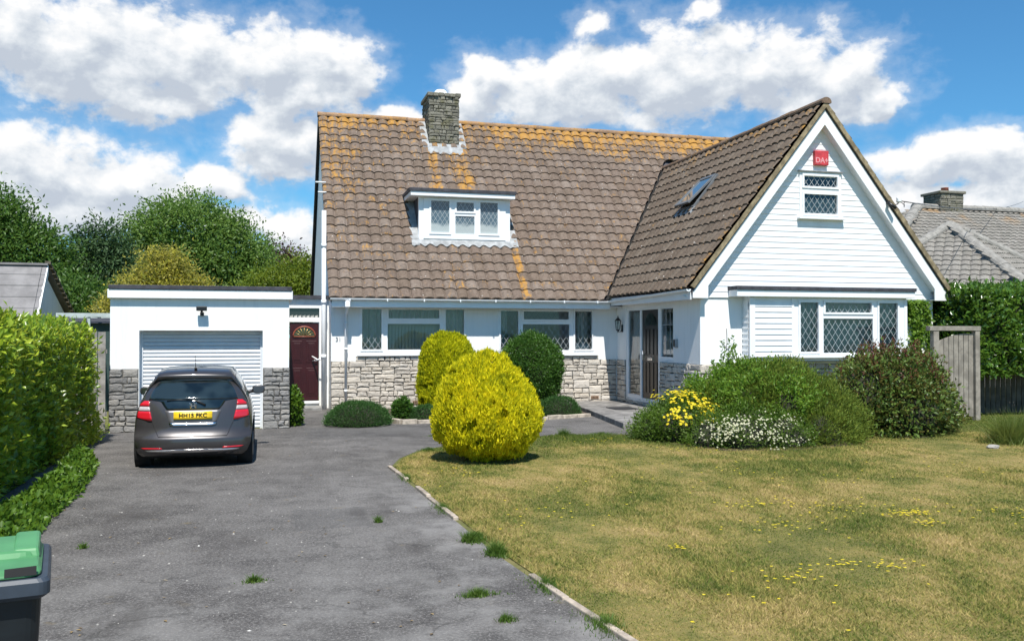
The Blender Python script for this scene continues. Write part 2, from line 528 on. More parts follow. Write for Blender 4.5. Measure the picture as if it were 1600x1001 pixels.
def leaded(mb, F, rect, d, w=0.155, h=0.235, lw=0.008, m=1):
    x0, x1, z0, z1 = rect
    n = max(2, round((x1 - x0) / w)); w = (x1 - x0) / n
    sl = h / w
    k = -int((z1 - z0) / h) - 2
    for kk in range(k, n + 3):
        for sgn in (1, -1):
            xa = x0 + kk * w if sgn == 1 else x1 - kk * w
            a = (xa, z0); L = (z1 - z0) / sl
            b = (xa + sgn * L, z1)
            c = clipline(a, b, rect)
            if not c: continue
            (ax, az), (bx, bz) = c
            dx, dz = bx - ax, bz - az
            ln = math.hypot(dx, dz)
            if ln < 0.02: continue
            nx, nz = -dz / ln * lw / 2, dx / ln * lw / 2
            mb.quad(F(ax - nx, az - nz, d), F(bx - nx, bz - nz, d), F(bx + nx, bz + nz, d), F(ax + nx, az + nz, d), m)


def window(parent, F, outer, panes, d=0.0, depth=0.07, sill=True, sillw=0.05, sills=0.07, lead_h=0.235, lead_w=0.155):
    """white casement window: frame, one glazing mesh per pane, sill.  panes: (a0,a1,b0,b1, leaded, opening)"""
    mb = MB()
    holed(mb, F, outer, [p[:4] for p in panes], d - depth, d)
    for p in panes:
        if p[5]:
            e = 0.045
            holed(mb, F, (p[0] - e, p[1] + e, p[2] - e, p[3] + e), [p[:4]], d + 0.002, d + 0.022)
    fr = mb.build('window', M_UPVC, parent, bevel=0.004)
    for p in panes:
        g_ = MB()
        g_.quad(F(p[0], p[2], d - 0.03), F(p[1], p[2], d - 0.03), F(p[1], p[3], d - 0.03), F(p[0], p[3], d - 0.03), 0)
        if p[4]: leaded(g_, F, p[:4], d - 0.027, lead_w, lead_h)
        g_.build('pane', [M_GLASS, M_LEADCAME], fr)
    if sill:
        s_ = MB()
        s_.fbox(F, outer[0] - sillw, outer[1] + sillw, outer[2] - 0.05, outer[2] - 0.002, d - 0.05, d + sills)
        s_.build('sill', M_UPVC, fr, bevel=0.006)
    return fr


def curtain(parent, F, a0, a1, b0, b1, d, name='net_curtain', mtl=None):
    mb = MB()
    n = max(2, int((a1 - a0) / 0.02))
    vs = []; fs = []
    for i in range(n + 1):
        a = a0 + (a1 - a0) * i / n
        dd = d + 0.014 * math.sin(a * 42 + 1.3 * math.sin(a * 9))
        vs += [F(a, b0, dd), F(a, b1, dd)]
    for i in range(n): fs.append((2 * i, 2 * i + 2, 2 * i + 3, 2 * i + 1))
    mb.add(vs, fs, 0, True)
    return mb.build(name, mtl or M_NET, parent)


def blind(parent, F, a0, a1, b0, b1, d, pitch=0.085, ang=0.75):
    mb = MB()
    a = a0
    while a < a1 - 0.02:
        c, s = math.cos(ang) * pitch * 0.55, math.sin(ang) * pitch * 0.55
        j = random.uniform(-0.01, 0.01)
        z = b0 + random.uniform(0, 0.02)
        mb.quad(F(a - c, z, d - s + j), F(a + c, z, d + s + j), F(a + c, b1, d + s), F(a - c, b1, d - s))
        a += pitch
    return mb.build('vertical_blind', M_BLIND, parent)


def split_rect(r, out, rng, maxw, maxh, minw=0.10, minh=0.07):
    x0, x1, z0, z1 = r
    w_, h_ = x1 - x0, z1 - z0
    if w_ <= maxw * rng.uniform(0.55, 1.15) and h_ <= maxh * rng.uniform(0.5, 1.15):
        out.append(r); return
    if (w_ / maxw > h_ / maxh and w_ > 2 * minw) or h_ < 2 * minh:
        if w_ < 2 * minw: out.append(r); return
        c = x0 + w_ * rng.uniform(0.34, 0.66)
        split_rect((x0, c, z0, z1), out, rng, maxw, maxh); split_rect((c, x1, z0, z1), out, rng, maxw, maxh)
    else:
        c = z0 + h_ * rng.uniform(0.34, 0.66)
        split_rect((x0, x1, z0, c), out, rng, maxw, maxh); split_rect((x0, x1, c, z1), out, rng, maxw, maxh)


def stones(mb, F, rect, d=0.0, proud=0.035, maxw=0.42, maxh=0.19, seed=1, joint=0.008, jit=0.012, m=0, mm=1):
    rng = random.Random(seed)
    out = []
    # bands first so that beds run roughly level
    z = rect[2]
    while z < rect[3] - 1e-6:
        h = rng.uniform(0.22, 0.48)
        if rect[3] - (z + h) < 0.14: h = rect[3] - z
        split_rect((rect[0], rect[1], z, z + h), out, rng, maxw, maxh)
        z += h
    mb.fbox(F, rect[0], rect[1], rect[2], rect[3], d - 0.02, d + 0.006, mm)
    for (x0, x1, z0, z1) in out:
        J = lambda: rng.uniform(-jit, jit)
        x0 += joint; x1 -= joint; z0 += joint; z1 -= joint
        x0 = max(x0, rect[0] + 0.004); x1 = min(x1, rect[1] - 0.004)
        p = d + proud * rng.uniform(0.5, 1.25)
        base = [(x0, z0), (x0 + (x1 - x0) * rng.uniform(.3, .7), z0), (x1, z0), (x1, z0 + (z1 - z0) * rng.uniform(.3, .7)), (x1, z1),
                (x0 + (x1 - x0) * rng.uniform(.3, .7), z1), (x0, z1), (x0, z0 + (z1 - z0) * rng.uniform(.3, .7))]
        base = [(a + J(), b + J()) for a, b in base]
        cx, cz = (x0 + x1) / 2, (z0 + z1) / 2
        vs = []
        for (a, b) in base: vs.append(F(a, b, d))
        for (a, b) in base:
            vs.append(F(a + J() * .2, b + J() * .2, p - 0.012 + J() * 0.5))
        for (a, b) in base:
            vs.append(F(a + (cx - a) * 0.16 + J() * .4, b + (cz - b) * 0.2 + J() * .4, p + J() * 0.4))
        vs.append(F(cx, cz, p + 0.006))
        n = 8
        fs = []
        for i in range(n):
            j = (i + 1) % n
            fs.append((i, j, n + j, n + i)); fs.append((n + i, n + j, 2 * n + j, 2 * n + i)); fs.append((2 * n + i, 2 * n + j, 3 * n))
        mb.add(vs, fs, m)


def tiles(mb, O, U, V, width, length, tw=0.295, gauge=0.335, amp=0.056, thick=0.040, seg=11, keep=None, seed=3, flip=False):
    rng = random.Random(seed)
    O, U, V = Vector(O), Vector(U).normalized(), Vector(V).normalized()
    N = U.cross(V).normalized()
    if N.z < 0: N = -N
    nc = int(round(length / gauge)); gauge = length / nc
    nk = int(math.ceil(width / tw))
    prof = []
    for i in range(seg + 1):
        s = i / seg
        # bold roll with steeper right flank
        h = amp * float(np.interp(s, [0, .07, .18, .33, .5, .66, .79, .87, .93, 1], [0, .36, .72, .94, 1, .93, .72, .36, .05, 0]))
        prof.append((s, h))
    for c in range(nc):
        wob = 0.006 * math.sin(c * 1.7)
        for k in range(nk):
            v0 = c * gauge - 0.01; v1 = (c + 1) * gauge + 0.05
            if c == nc - 1: v1 = length
            ce = O + U * ((k + .5) * tw) + V * (v0 + gauge / 2)
            if keep is not None and not keep(ce): continue
            jt = rng.uniform(-0.004, 0.005); ju = rng.uniform(-0.006, 0.006); jv = rng.uniform(-0.006, 0.006) + wob
            rot = rng.uniform(-0.010, 0.010)
            vs = []
            for (s, h) in prof:
                u = min((k + s) * tw, width) + ju
                dv = rot * (s - .5)
                a = O + U * u + V * (v0 + jv + dv)
                b = O + U * u + V * v1
                vs += [a + N * (h + jt - 0.012), a + N * (h + thick + jt), b + N * (h + 0.001)]
            fs = []
            for i in range(seg):
                o = i * 3
                fs += [(o, o + 3, o + 4, o + 1), (o + 1, o + 4, o + 5, o + 2)]
            if flip: fs = [f[::-1] for f in fs]
            mb.add(vs, fs, 0)


def ridge_run(mb, A, B, r=0.13, seg_len=0.45, seed=5, drop=0.05, sag=1.0):
    rng = random.Random(seed)
    A, B = Vector(A), Vector(B)
    L = (B - A).length; t = (B - A).normalized(); n = int(round(L / seg_len))
    side = t.cross(Vector((0, 0, 1))).normalized(); upv = side.cross(t).normalized()
    for i in range(n):
        p0 = A + t * (L * i / n - 0.01); p1 = A + t * (L * (i + 1) / n + 0.02)
        j = rng.uniform(-0.006, 0.008); vs = []; fs = []
        K = 9
        for p, rr in ((p0, r * 1.04), (p1, r)):
            for k in range(K):
                a = math.pi * (k / (K - 1)) * 1.16 - math.pi * 0.08
                vs.append(p + side * (rr * math.cos(a)) + upv * (rr * math.sin(a) * 0.85 - drop + j))
        for k in range(K - 1): fs.append((k, k + 1, K + k + 1, K + k))
        fs.append(tuple(range(K)))
        mb.add(vs, fs, 0)


def bisect(o, co, no, clear_outer=True):
    bm = bmesh.new(); bm.from_mesh(o.data)
    bmesh.ops.bisect_plane(bm, geom=bm.verts[:] + bm.edges[:] + bm.faces[:], plane_co=co, plane_no=no, clear_outer=clear_outer)
    bm.to_mesh(o.data); bm.free()


def text_mesh(name, body, size, mtl, parent, M, extrude=0.002, bold=0.0, sx=1.0):
    cu = bpy.data.curves.new(name, 'FONT')
    cu.body = body; cu.size = size; cu.extrude = extrude; cu.offset = bold
    cu.align_x = 'CENTER'; cu.align_y = 'CENTER'
    tmp = bpy.data.objects.new(name + '_tmp', cu)
    COL.objects.link(tmp)
    dg = bpy.context.evaluated_depsgraph_get()
    me = bpy.data.meshes.new_from_object(tmp.evaluated_get(dg))
    bpy.data.objects.remove(tmp)
    me.transform(Matrix.Diagonal((sx, 1, 1, 1)))
    off = wloc(parent) if parent is not None else Vector((0, 0, 0))
    me.transform(Matrix.Translation(-off) @ M)
    me.name = name
    me.materials.clear(); me.materials.append(mtl)
    o = bpy.data.objects.new(name, me); COL.objects.link(o)
    if parent is not None: o.parent = parent
    return o


def Mframe(F, a, b, d):
    o = F(a, b, d); ux = (F(1, 0, 0) - F(0, 0, 0)); n = (F(0, 0, 1) - F(0, 0, 0))
    m = Matrix.Identity(4)
    m.col[0][:3] = ux; m.col[1][:3] = (0, 0, 1); m.col[2][:3] = n; m.col[3][:3] = o
    return m


# ------------------------------------------------------------------ the house
house = thing("house", "white chalet style house with brown pantiled roof, stone chimney and steep boarded front gable", "house", (6.5, 0.0, 0.0))
SL = 1.1418
EZ, EY = 2.816, -0.46
RY, RZ = 4.507, 8.488
mr = lambda y: EZ + SL * (y - EY)
WE, WZ, WR, WRZ = 7.29, 2.91, 10.70, 7.20
WSL = (WRZ - WZ) / (WR - WE)

# openings
W1 = (0.70, 3.48, 1.42, 2.62); W2 = (4.34, 7.06, 1.40, 2.60)
FD = (0.70, 2.78, 0.27, 2.62); FS = (2.78, 3.60, 1.31, 2.62)      # front door set in the side wall (a = -y)
BW = (9.84, 12.74, 1.44, 2.72); UW = (10.16, 11.25, 4.60, 5.64)

wl = MB()
holed(wl, F_MAIN, (0.0, 7.68, 0.0, 2.80), [W1, W2], -0.22, 0.0)
holed(wl, F_SIDE, (0.0, 4.936, 0.0, 2.86), [FD, FS], -0.22, 0.0)
holed(wl, F_WING, (7.684, 13.78, 0.0, 2.74), [(8.85, 12.75, 1.30, 2.70)], -0.2, 0.0)
wl.box(13.58, 13.78, -4.74, 9.0, 0, 2.80)
# left gable wall, back wall
wl.prism([(0, 0.22, 0), (0, 9.0, 0), (0, 9.0, 2.75), (0, RY, RZ - 0.12), (0, 0.22, mr(0.22) - 0.12)], (0.22, 0, 0))
wl.box(0.22, 13.58, 8.8, 9.0, 0, 2.75)
wl.prism([(13.58, 0.22, 2.8), (13.58, 9.0, 2.8), (13.58, RY, RZ - 0.15)], (0.2, 0, 0))
wl.build("wall", M_RENDER, house)
# stone plinth
pl_ = MB()
stones(pl_, F_MAIN, (0.0, 7.66, 0.0, 1.24), seed=11, maxw=0.52, maxh=0.21)
stones(pl_, F_MAIN, (0.62, 3.56, 1.24, 1.365), seed=12, maxw=0.5, maxh=0.2)
stones(pl_, F_MAIN, (4.26, 7.14, 1.24, 1.345), seed=13, maxw=0.5, maxh=0.2)
stones(pl_, F_SIDE, (0.05, 0.66, 0.0, 1.24), seed=14, maxw=0.5, maxh=0.2)
stones(pl_, F_SIDE, (0.66, 2.82, 0.0, 0.20), seed=15, maxw=0.5, maxh=0.2)
stones(pl_, F_SIDE, (2.82, 4.97, 0.0, 1.25), seed=16, maxw=0.45, maxh=0.2)
stones(pl_, F_WING, (7.66, 13.78, 0.0, 1.25), seed=17, maxw=0.5, maxh=0.22)
pl_.build("stone_facing", [M_STONE, M_MORTARD], house)
vent = MB()
for (x, z) in ((2.17, 0.18), (7.03, 0.22)):
    v_ = MB()
    v_.fbox(F_MAIN, x - 0.11, x + 0.11, z - 0.04, z + 0.04, 0.0, 0.045, 0)
    for k in range(5):
        v_.fbox(F_MAIN, x - 0.095 + k * 0.04, x - 0.072 + k * 0.04, z - 0.028, z + 0.028, 0.045, 0.047, 1)
    v_.build("air_brick", [plain("terracotta_vent", (0.30, 0.19, 0.12), 0.85), M_DARK], house)

# main roof
def keep_main(c):
    if 2.36 < c.x < 4.92 and 0.93 < c.y < 2.1: return False
    if c.x > 7.1:
        zw = WZ + WSL * (c.x - WE)
        return mr(c.y) > min(zw, WRZ) - 0.45
    return True
Lr = math.hypot(RY - EY, RZ - EZ)
vno = Vector((3.81, -3.41, 0)).normalized()   # across the valley, towards the wing
V0 = Vector((7.26, -0.44, 0))
def cut_join(ma, mb_, name, mtl, keep_side, off):
    o = ma.build(name, mtl, house)
    bm = bmesh.new(); bm.from_mesh(o.data)
    co = V0 - wloc(house) + vno * off
    bmesh.ops.bisect_plane(bm, geom=bm.verts[:] + bm.edges[:] + bm.faces[:], plane_co=co, plane_no=vno, clear_outer=keep_side < 0, clear_inner=keep_side > 0)
    tmp = mb_.build('tmp', mtl, house)
    bm.from_mesh(tmp.data)
    me = tmp.data; bpy.data.objects.remove(tmp); bpy.data.meshes.remove(me)
    bm.to_mesh(o.data); bm.free()
    return o
fa, fb = MB(), MB()
for mb_, kf in ((fa, lambda c: keep_main(c) and c.y < 3.55), (fb, lambda c: keep_main(c) and c.y >= 3.55)):
    tiles(mb_, (-0.09, EY, EZ), (1, 0, 0), (0, RY - EY, RZ - EZ), 13.95, Lr, keep=kf, seed=21)
roof_m = cut_join(fa, fb, "roof", M_TILE, -1, -0.05)
dk = MB()   # roof deck under the tiles
dk.prism([(-0.04, EY + 0.06, EZ - 0.02), (-0.04, RY, RZ - 0.09), (-0.04, 9.5, 2.75), (-0.04, 9.5, 2.65), (-0.04, RY, RZ - 0.22), (-0.04, EY + 0.06, EZ - 0.12)], (13.85, 0, 0))
dk.build("roof_deck", M_FELT, roof_m)
rt = MB()
ridge_run(rt, (-0.10, RY, RZ + 0.045), (13.86, RY, RZ + 0.045), r=0.125)
rt.build("ridge_tiles", M_RIDGE, roof_m)
bk = MB()
bk.quad((-0.09, RY, RZ + 0.03), (13.86, RY, RZ + 0.03), (13.86, 9.55, 2.72), (-0.09, 9.55, 2.72))
bk.build("rear_slope", M_TILE, roof_m)
# barge strips of the left gable
bb = MB()
bb.prism([(-0.10, RY, RZ - 0.03), (-0.10, 9.55, 2.70), (-0.10, 9.55, 2.50), (-0.10, RY, RZ - 0.25)], (0.05, 0, 0))
bb.build("dark_bargeboard", M_BLACK, house)
vg = MB()
vg.prism([(-0.085, EY, EZ - 0.005), (-0.085, RY, RZ - 0.005), (-0.085, RY, RZ - 0.075), (-0.085, EY, EZ - 0.075)], (0.07, 0, 0))
vg.build("verge_undercloak", M_VERGE, house)

# wing roof
Lw = math.hypot(WR - WE, WRZ - WZ)
YF = -5.22
def keep_w(c):
    if c.y < 0: return True
    return WZ + WSL * (c.x - WE) > mr(c.y) - 0.5
fa, fb = MB(), MB()
tiles(fa, (WE, 3.6, WZ), (0, -1, 0), (WR - WE, 0, WRZ - WZ), 3.6 - YF, Lw, keep=keep_w, seed=22, tw=0.294, flip=True)
tiles(fb, (2 * WR - WE, YF, WZ), (0, 1, 0), (-(WR - WE), 0, WRZ - WZ), 8.6, Lw, seed=23)
wroof = cut_join(fa, fb, "wing_roof", M_TILEW, 1, 0.05)
wd = MB()
wd.prism([(WE + 0.06, YF + 0.03, WZ - 0.03), (WR, YF + 0.03, WRZ - 0.07), (2 * WR - WE - 0.06, YF + 0.03, WZ - 0.03), (2 * WR - WE - 0.06, YF + 0.03, WZ - 0.10), (WR, YF + 0.03, WRZ - 0.16), (WE + 0.06, YF + 0.03, WZ - 0.10)], (0, 8.5, 0))
wd.build("roof_deck", M_FELT, wroof)
wr = MB()
ridge_run(wr, (WR, YF - 0.02, WRZ + 0.055), (WR, 3.62, WRZ + 0.03), r=0.125, seed=9)
wr.build("ridge_tiles", M_RIDGEW, wroof)
# valley with dark trough and crumbling mortar fillet
vy = MB()
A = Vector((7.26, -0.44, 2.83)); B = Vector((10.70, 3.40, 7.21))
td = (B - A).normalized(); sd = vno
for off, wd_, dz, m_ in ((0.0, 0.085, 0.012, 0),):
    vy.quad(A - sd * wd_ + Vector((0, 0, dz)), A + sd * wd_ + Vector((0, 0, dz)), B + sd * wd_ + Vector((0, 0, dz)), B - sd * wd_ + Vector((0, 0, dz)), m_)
for i in range(80):
    s = i / 80; p = A + (B - A) * s + sd * 0.075
    r_ = random.uniform(0.02, 0.04)
    q = A + (B - A) * (s + 0.016) + sd * (0.075 + random.uniform(-.01, .01))
    vy.tube([p + Vector((0, 0, .035)), q + Vector((0, 0, .04))], r_, 6, 1)
vy.build("valley", [M_DARK, M_VERGE], wroof)

# eaves, gutters, downpipes
ev = MB()
ev.box(-0.02, 7.32, -0.43, -0.405, 2.60, 2.79); ev.box(0.0, 7.66, -0.403, -0.002, 2.640, 2.662)
ev.box(7.335, 7.36, -5.16, -0.40, 2.68, 2.88); ev.box(7.362, 7.677, -4.92, -0.40, 2.715, 2.735)
ev.build("fascia", M_UPVC, house)
def gutter(mb, A, B, r=0.056):
    A, B = Vector(A), Vector(B); t = (B - A).normalized(); s = t.cross(Vector((0, 0, 1))).normalized()
    K = 9; vs = []; fs = []
    for rr in (r, r - 0.006):
        for p in (A, B):
            for k in range(K):
                a = math.pi + math.pi * k / (K - 1)
                vs.append(p + s * rr * math.cos(a) + Vector((0, 0, rr * math.sin(a))))
    for base in (0, 2 * K):
        for k in range(K - 1): fs.append((base + k, base + k + 1, base + K + k + 1, base + K + k))
    for e in (0, K):
        for kk in (0, K - 1): pass
    fs += [(0, 2 * K, 3 * K, K), (K - 1, 2 * K - 1, 4 * K - 1, 3 * K - 1), tuple(range(K)), tuple(range(K, 2 * K))]
    mb.add(vs, fs, 0)
gt = MB(); gutter(gt, (-0.06, -0.49, 2.815), (7.24, -0.49, 2.80))
for k in range(8): gt.box(0.4 + k * 0.93, 0.43 + k * 0.93, -0.55, -0.428, 2.745, 2.812)
gt.build("gutter", M_UPVC, house)
gt = MB(); gutter(gt, (7.275, -0.44, 2.81), (7.275, -5.20, 2.905))
gt.build("gutter", M_UPVC, house)
gt = MB(); gutter(gt, (14.16, -5.24, 2.86), (14.16, 0.5, 2.84))
gt.build("gutter", M_UPVC, house)
dp = MB()
dp.tube([(0.36, -0.49, 2.76), (0.36, -0.49, 2.66), (0.36, -0.43, 2.58), (0.36, -0.12, 2.42), (0.36, -0.085, 2.34), (0.36, -0.085, 0.02)], 0.036, 12)
dp.box(0.30, 0.42, -0.55, -0.43, 2.60, 2.74)
for z in (0.5, 1.55, 2.2): dp.tube([(0.36, -0.085, z - .03), (0.36, -0.085, z + .03)], 0.045, 12)
dp.build("downpipe", M_UPVC, house)
sp = MB()
sp.tube([(-0.15, 0.55, 0.0), (-0.15, 0.55, 5.1)], 0.058, 12)
for z in (1.35, 2.75, 4.2): sp.tube([(-0.15, 0.55, z - .05), (-0.15, 0.55, z + .05)], 0.068, 12)
sp.tube([(-0.15, 0.55, 1.3), (-0.30, 0.60, 1.27), (-0.42, 0.86, 1.35)], 0.02, 8)
sp.tube([(-0.02, 1.9, 6.05), (-0.30, 1.9, 6.05)], 0.022, 8); sp.tube([(-0.02, 1.7, 5.75), (-0.24, 1.7, 5.75)], 0.022, 8)
sp.build("soil_pipe", M_UPVC, house)

# windows of the long front
w1 = window(house, F_MAIN, W1, [(0.77, 1.26, 1.54, 2.56, True, True), (1.44, 2.75, 2.33, 2.55, True, True), (1.42, 2.77, 1.53, 2.19, False, False), (2.92, 3.41, 1.54, 2.56, True, True)], 0.01)
curtain(w1, F_MAIN, 0.72, 1.34, 1.45, 2.6, -0.14); curtain(w1, F_MAIN, 2.86, 3.46, 1.45, 2.6, -0.14)
curtain(w1, F_MAIN, 1.36, 2.84, 2.26, 2.6, -0.16)
blind(w1, F_MAIN, 1.42, 2.84, 1.46, 2.3, -0.17)
w2 = window(house, F_MAIN, W2, [(4.40, 4.88, 1.52, 2.54, True, True), (5.03, 6.29, 2.32, 2.53, True, True), (5.01, 6.31, 1.50, 2.19, True, False), (6.47, 6.96, 1.52, 2.54, True, True)], 0.01)
curtain(w2, F_MAIN, 4.36, 4.62, 1.42, 2.6, -0.18, 'drawn_curtain')
curtain(w2, F_MAIN, 6.60, 6.90, 1.42, 2.6, -0.20, 'drawn_curtain')
# ornaments on the inside sill
for i, (x, s) in enumerate(((6.58, .085), (6.74, .10), (6.88, .075))):
    o_ = MB(); o_.lathe((x, 0.16, 1.50), [(0.0, 0), (s * .7, 0.01), (s, s * .8), (s * .8, s * 1.6), (s * .35, s * 2.1), (0, s * 2.2)], 14)
    o_.build("window_ornament", M_UPVC, w2)
ins = MB(); ins.box(W1[0], W1[1], 0.062, 0.30, 1.36, 1.415); ins.box(W2[0], W2[1], 0.062, 0.30, 1.34, 1.395)
ins.build("window_board", M_UPVC, house)

# front door set in the side wall of the wing
fd = MB()
holes = [(0.78, 1.56, 0.36, 2.54), (1.66, 2.68, 0.30, 2.54)]
holed(fd, F_SIDE, FD, holes, -0.09, -0.015)
holed(fd, F_SIDE, (2.78, 3.60, 1.31, 2.62), [(2.84, 3.53, 1.38, 2.54)], -0.09, -0.015)
fd_o = fd.build("front_door_frame", M_UPVC, house, bevel=0.004)
sg = MB(); sg.quad(F_SIDE(.78, .36, -.05), F_SIDE(1.56, .36, -.05), F_SIDE(1.56, 2.54, -.05), F_SIDE(.78, 2.54, -.05))
sg.build("sidelight_pane", [M_GLASS], fd_o)
sg = MB(); sg.quad(F_SIDE(2.84, 1.38, -.05), F_SIDE(3.53, 1.38, -.05), F_SIDE(3.53, 2.54, -.05), F_SIDE(2.84, 2.54, -.05))
for a in (3.07, 3.30): sg.fbox(F_SIDE, a - .005, a + .005, 1.38, 2.54, -.05, -.045, 1)
for b in (1.75, 2.15): sg.fbox(F_SIDE, 2.84, 3.53, b - .005, b + .005, -.05, -.045, 1)
sg.build("sidelight_pane", [M_GLASS, M_LEADCAME], fd_o)
ls = MB()      # lace panels hanging inside
curtain(fd_o, F_SIDE, 0.80, 1.54, 0.40, 2.5, -0.16, 'lace_curtain'); curtain(fd_o, F_SIDE, 2.86, 3.5, 1.40, 2.0, -0.16, 'lace_curtain')
M_DBROWN = plain("dark_brown_door", (0.018, 0.010, 0.008), 0.35, 0.2, 6, 0.1, fscale=30)
d_ = MB()
d_.fbox(F_SIDE, 1.66, 2.68, 0.30, 2.54, -0.075, -0.04)
for (a0, a1, b0, b1) in ((1.76, 1.90, 0.45, 1.22), (1.98, 2.12, 0.45, 1.22), (2.22, 2.36, 0.45, 1.22), (2.44, 2.58, 0.45, 1.22),
                         (1.76, 1.90, 1.42, 2.05), (1.98, 2.12, 1.42, 2.05), (2.22, 2.36, 1.42, 2.05), (2.44, 2.58, 1.42, 2.05)):
    d_.fbox(F_SIDE, a0, a1, b0, b1, -0.042, -0.025)
fdo = d_.build("front_door", M_DBROWN, house, bevel=0.008)
h_ = MB(); cx = 2.17
for k in range(12):
    a0, a1 = math.pi * k / 12, math.pi * (k + 1) / 12
    h_.add([F_SIDE(cx, 2.15, -.03), F_SIDE(cx + .36 * math.cos(a0), 2.15 + .30 * math.sin(a0), -.03), F_SIDE(cx + .36 * math.cos(a1), 2.15 + .30 * math.sin(a1), -.03)], [(0, 1, 2)])
h_.build("fanlight", M_GLASS, fdo)
h_ = MB(); h_.fbox(F_SIDE, 1.70, 1.74, 1.28, 1.50, -0.04, -0.02); h_.tube([F_SIDE(1.72, 1.40, -.02), F_SIDE(1.72, 1.40, .03), F_SIDE(1.86, 1.40, .03)], 0.011, 8)
h_.build("handle", M_CHROME, fdo)
h_ = MB(); h_.fbox(F_SIDE, 2.02, 2.32, 1.27, 1.34, -0.04, -0.015); h_.build("letter_plate", M_CHROME, fdo)

# boarded gable of the wing
gb = MB()
bz = 2.74; E_ = 0.127
apex = WRZ - 0.16
half = lambda z: max(0.0, (apex - z) / WSL)
lastz = None
uw = UW
while bz < apex - 0.05:
    z0, z1 = bz, min(bz + E_ + 0.012, apex - 0.01)
    segs = [(WR - half(z0), WR + half(z0), WR - half(z1), WR + half(z1))]
    def clap(a0, a1, c0, c1):
        vs = [F_WING(a0, z0, 0.030), F_WING(a1, z0, 0.030), F_WING(c1, z1, 0.019), F_WING(c0, z1, 0.019), F_WING(a0, z0, 0.0), F_WING(a1, z0, 0.0)]
        gb.add(vs, [(0, 1, 2, 3), (4, 5, 1, 0)])
    a0, a1, c0, c1 = segs[0]
    if z1 > uw[2] and z0 < uw[3]:
        clap(a0, uw[0], c0, uw[0]); clap(uw[1], a1, uw[1], c1)
        if z0 < uw[2] or z1 > uw[3]: clap(uw[0], uw[1], uw[0], uw[1])
    else:
        clap(a0, a1, c0, c1)
    bz += E_
gbo = gb.build("gable_boarding", M_BOARD, house)
gw = MB()
zz = 2.74
for (z0, z1) in ((2.76, uw[2]), (uw[2], uw[3]), (uw[3], apex)):
    L0, R0, L1, R1 = WR - half(z0), WR + half(z0), WR - half(z1), WR + half(z1)
    if z0 == uw[2]:
        gw.prism([(L0, -4.93, z0), (uw[0], -4.93, z0), (uw[0], -4.93, z1), (L1, -4.93, z1)], (0, .15, 0))
        gw.prism([(uw[1], -4.93, z0), (R0, -4.93, z0), (R1, -4.93, z1), (uw[1], -4.93, z1)], (0, .15, 0))
    else:
        gw.prism([(L0, -4.93, z0), (R0, -4.93, z0), (R1, -4.93, z1), (L1, -4.93, z1)], (0, .15, 0))
gw.build("gable_backing", M_RENDER, house)
uwo = window(house, F_WING, UW, [(10.27, 11.14, 5.31, 5.55, True, True), (10.27, 11.14, 4.69, 5.13, True, True)], 0.05, 0.10, sillw=0.06, sills=0.09, lead_h=0.2, lead_w=0.145)
curtain(uwo, F_WING, 10.18, 11.23, 4.62, 5.02, -0.03)
hd = MB(); hd.fbox(F_WING, UW[0] - 0.03, UW[1] + 0.03, UW[3] + 0.004, UW[3] + 0.03, 0.0, 0.10); hd.build("window_head_flashing", M_LEAD, house)

# barge boards, soffit, verge
bg_ = MB()
y0 = -5.18
for s in (1, -1):
    X = lambda x: WR + s * (x - WR)
    outl = [(10.70, 7.07), (7.60, 3.145), (7.385, 2.90), (7.385, 2.715), (7.755, 2.715), (7.755, 2.985), (10.70, 6.70)]
    pts = [(X(x), y0, z) for x, z in outl]
    if s == -1: pts = pts[::-1]
    bg_.prism(pts, (0, 0.028, 0))
    # soffit behind
    so = [(X(7.70), y0 + 0.03, 2.93), (X(10.70), y0 + 0.03, 6.715), (X(10.70), y0 + 0.03, 6.735), (X(7.70), y0 + 0.03, 2.95)]
    bg_.prism(so, (0, 0.215, 0))
    bg_.box(min(X(7.40), X(7.75)), max(X(7.40), X(7.75)), y0 + 0.03, -4.945, 2.72, 2.735)
bg_.build("bargeboard", M_BARGE, house)
vv = MB()
for s in (1, -1):
    X = lambda x: WR + s * (x - WR)
    pts = [(X(7.31), YF - 0.012, 2.975), (X(10.70), YF - 0.012, 7.235), (X(10.70), YF - 0.012, 7.085), (X(7.40), YF - 0.012, 2.925)]
    vv.prism(pts, (0, 0.075, 0))
vv.build("verge_undercloak", M_VERGE, house)

# bay with flat lead-covered roof
by = MB()
holed(by, F_BAY, (8.73, 12.82, 1.38, 2.76), [BW], -0.10, 0.0)
by.box(8.73, 8.83, -5.12, -4.94, 1.38, 2.76); by.box(12.72, 12.82, -5.12, -4.94, 1.38, 2.76)
by.box(8.73, 12.82, -5.20, -4.94, 1.32, 1.38)
bayo = by.build("bay", M_UPVC, house)
bc = MB()
z = 1.42
while z < 2.66:
    vs = [F_BAY(8.86, z, .026), F_BAY(9.78, z, .026), F_BAY(9.78, z + .132, .008), F_BAY(8.86, z + .132, .008), F_BAY(8.86, z, 0), F_BAY(9.78, z, 0)]
    bc.add(vs, [(0, 1, 2, 3), (4, 5, 1, 0)])
    Fq = frame((8.73, 0, 0), (0, -1, 0), (-1, 0, 0))
    vs = [Fq(4.945, z, .026), Fq(5.20, z, .026), Fq(5.20, z + .132, .008), Fq(4.945, z + .132, .008), Fq(4.945, z, 0), Fq(5.20, z, 0)]
    bc.add(vs, [(0, 1, 2, 3), (4, 5, 1, 0)])
    z += 0.125
bc.build("bay_boarding", M_BOARD, bayo)
for a0, a1 in ((8.73, 8.86), (9.78, 9.84), (12.74, 12.82)):
    tr = MB(); tr.fbox(F_BAY, a0, a1, 1.38, 2.72, 0, .03); tr.build("corner_trim", M_UPVC, bayo, bevel=0.004)
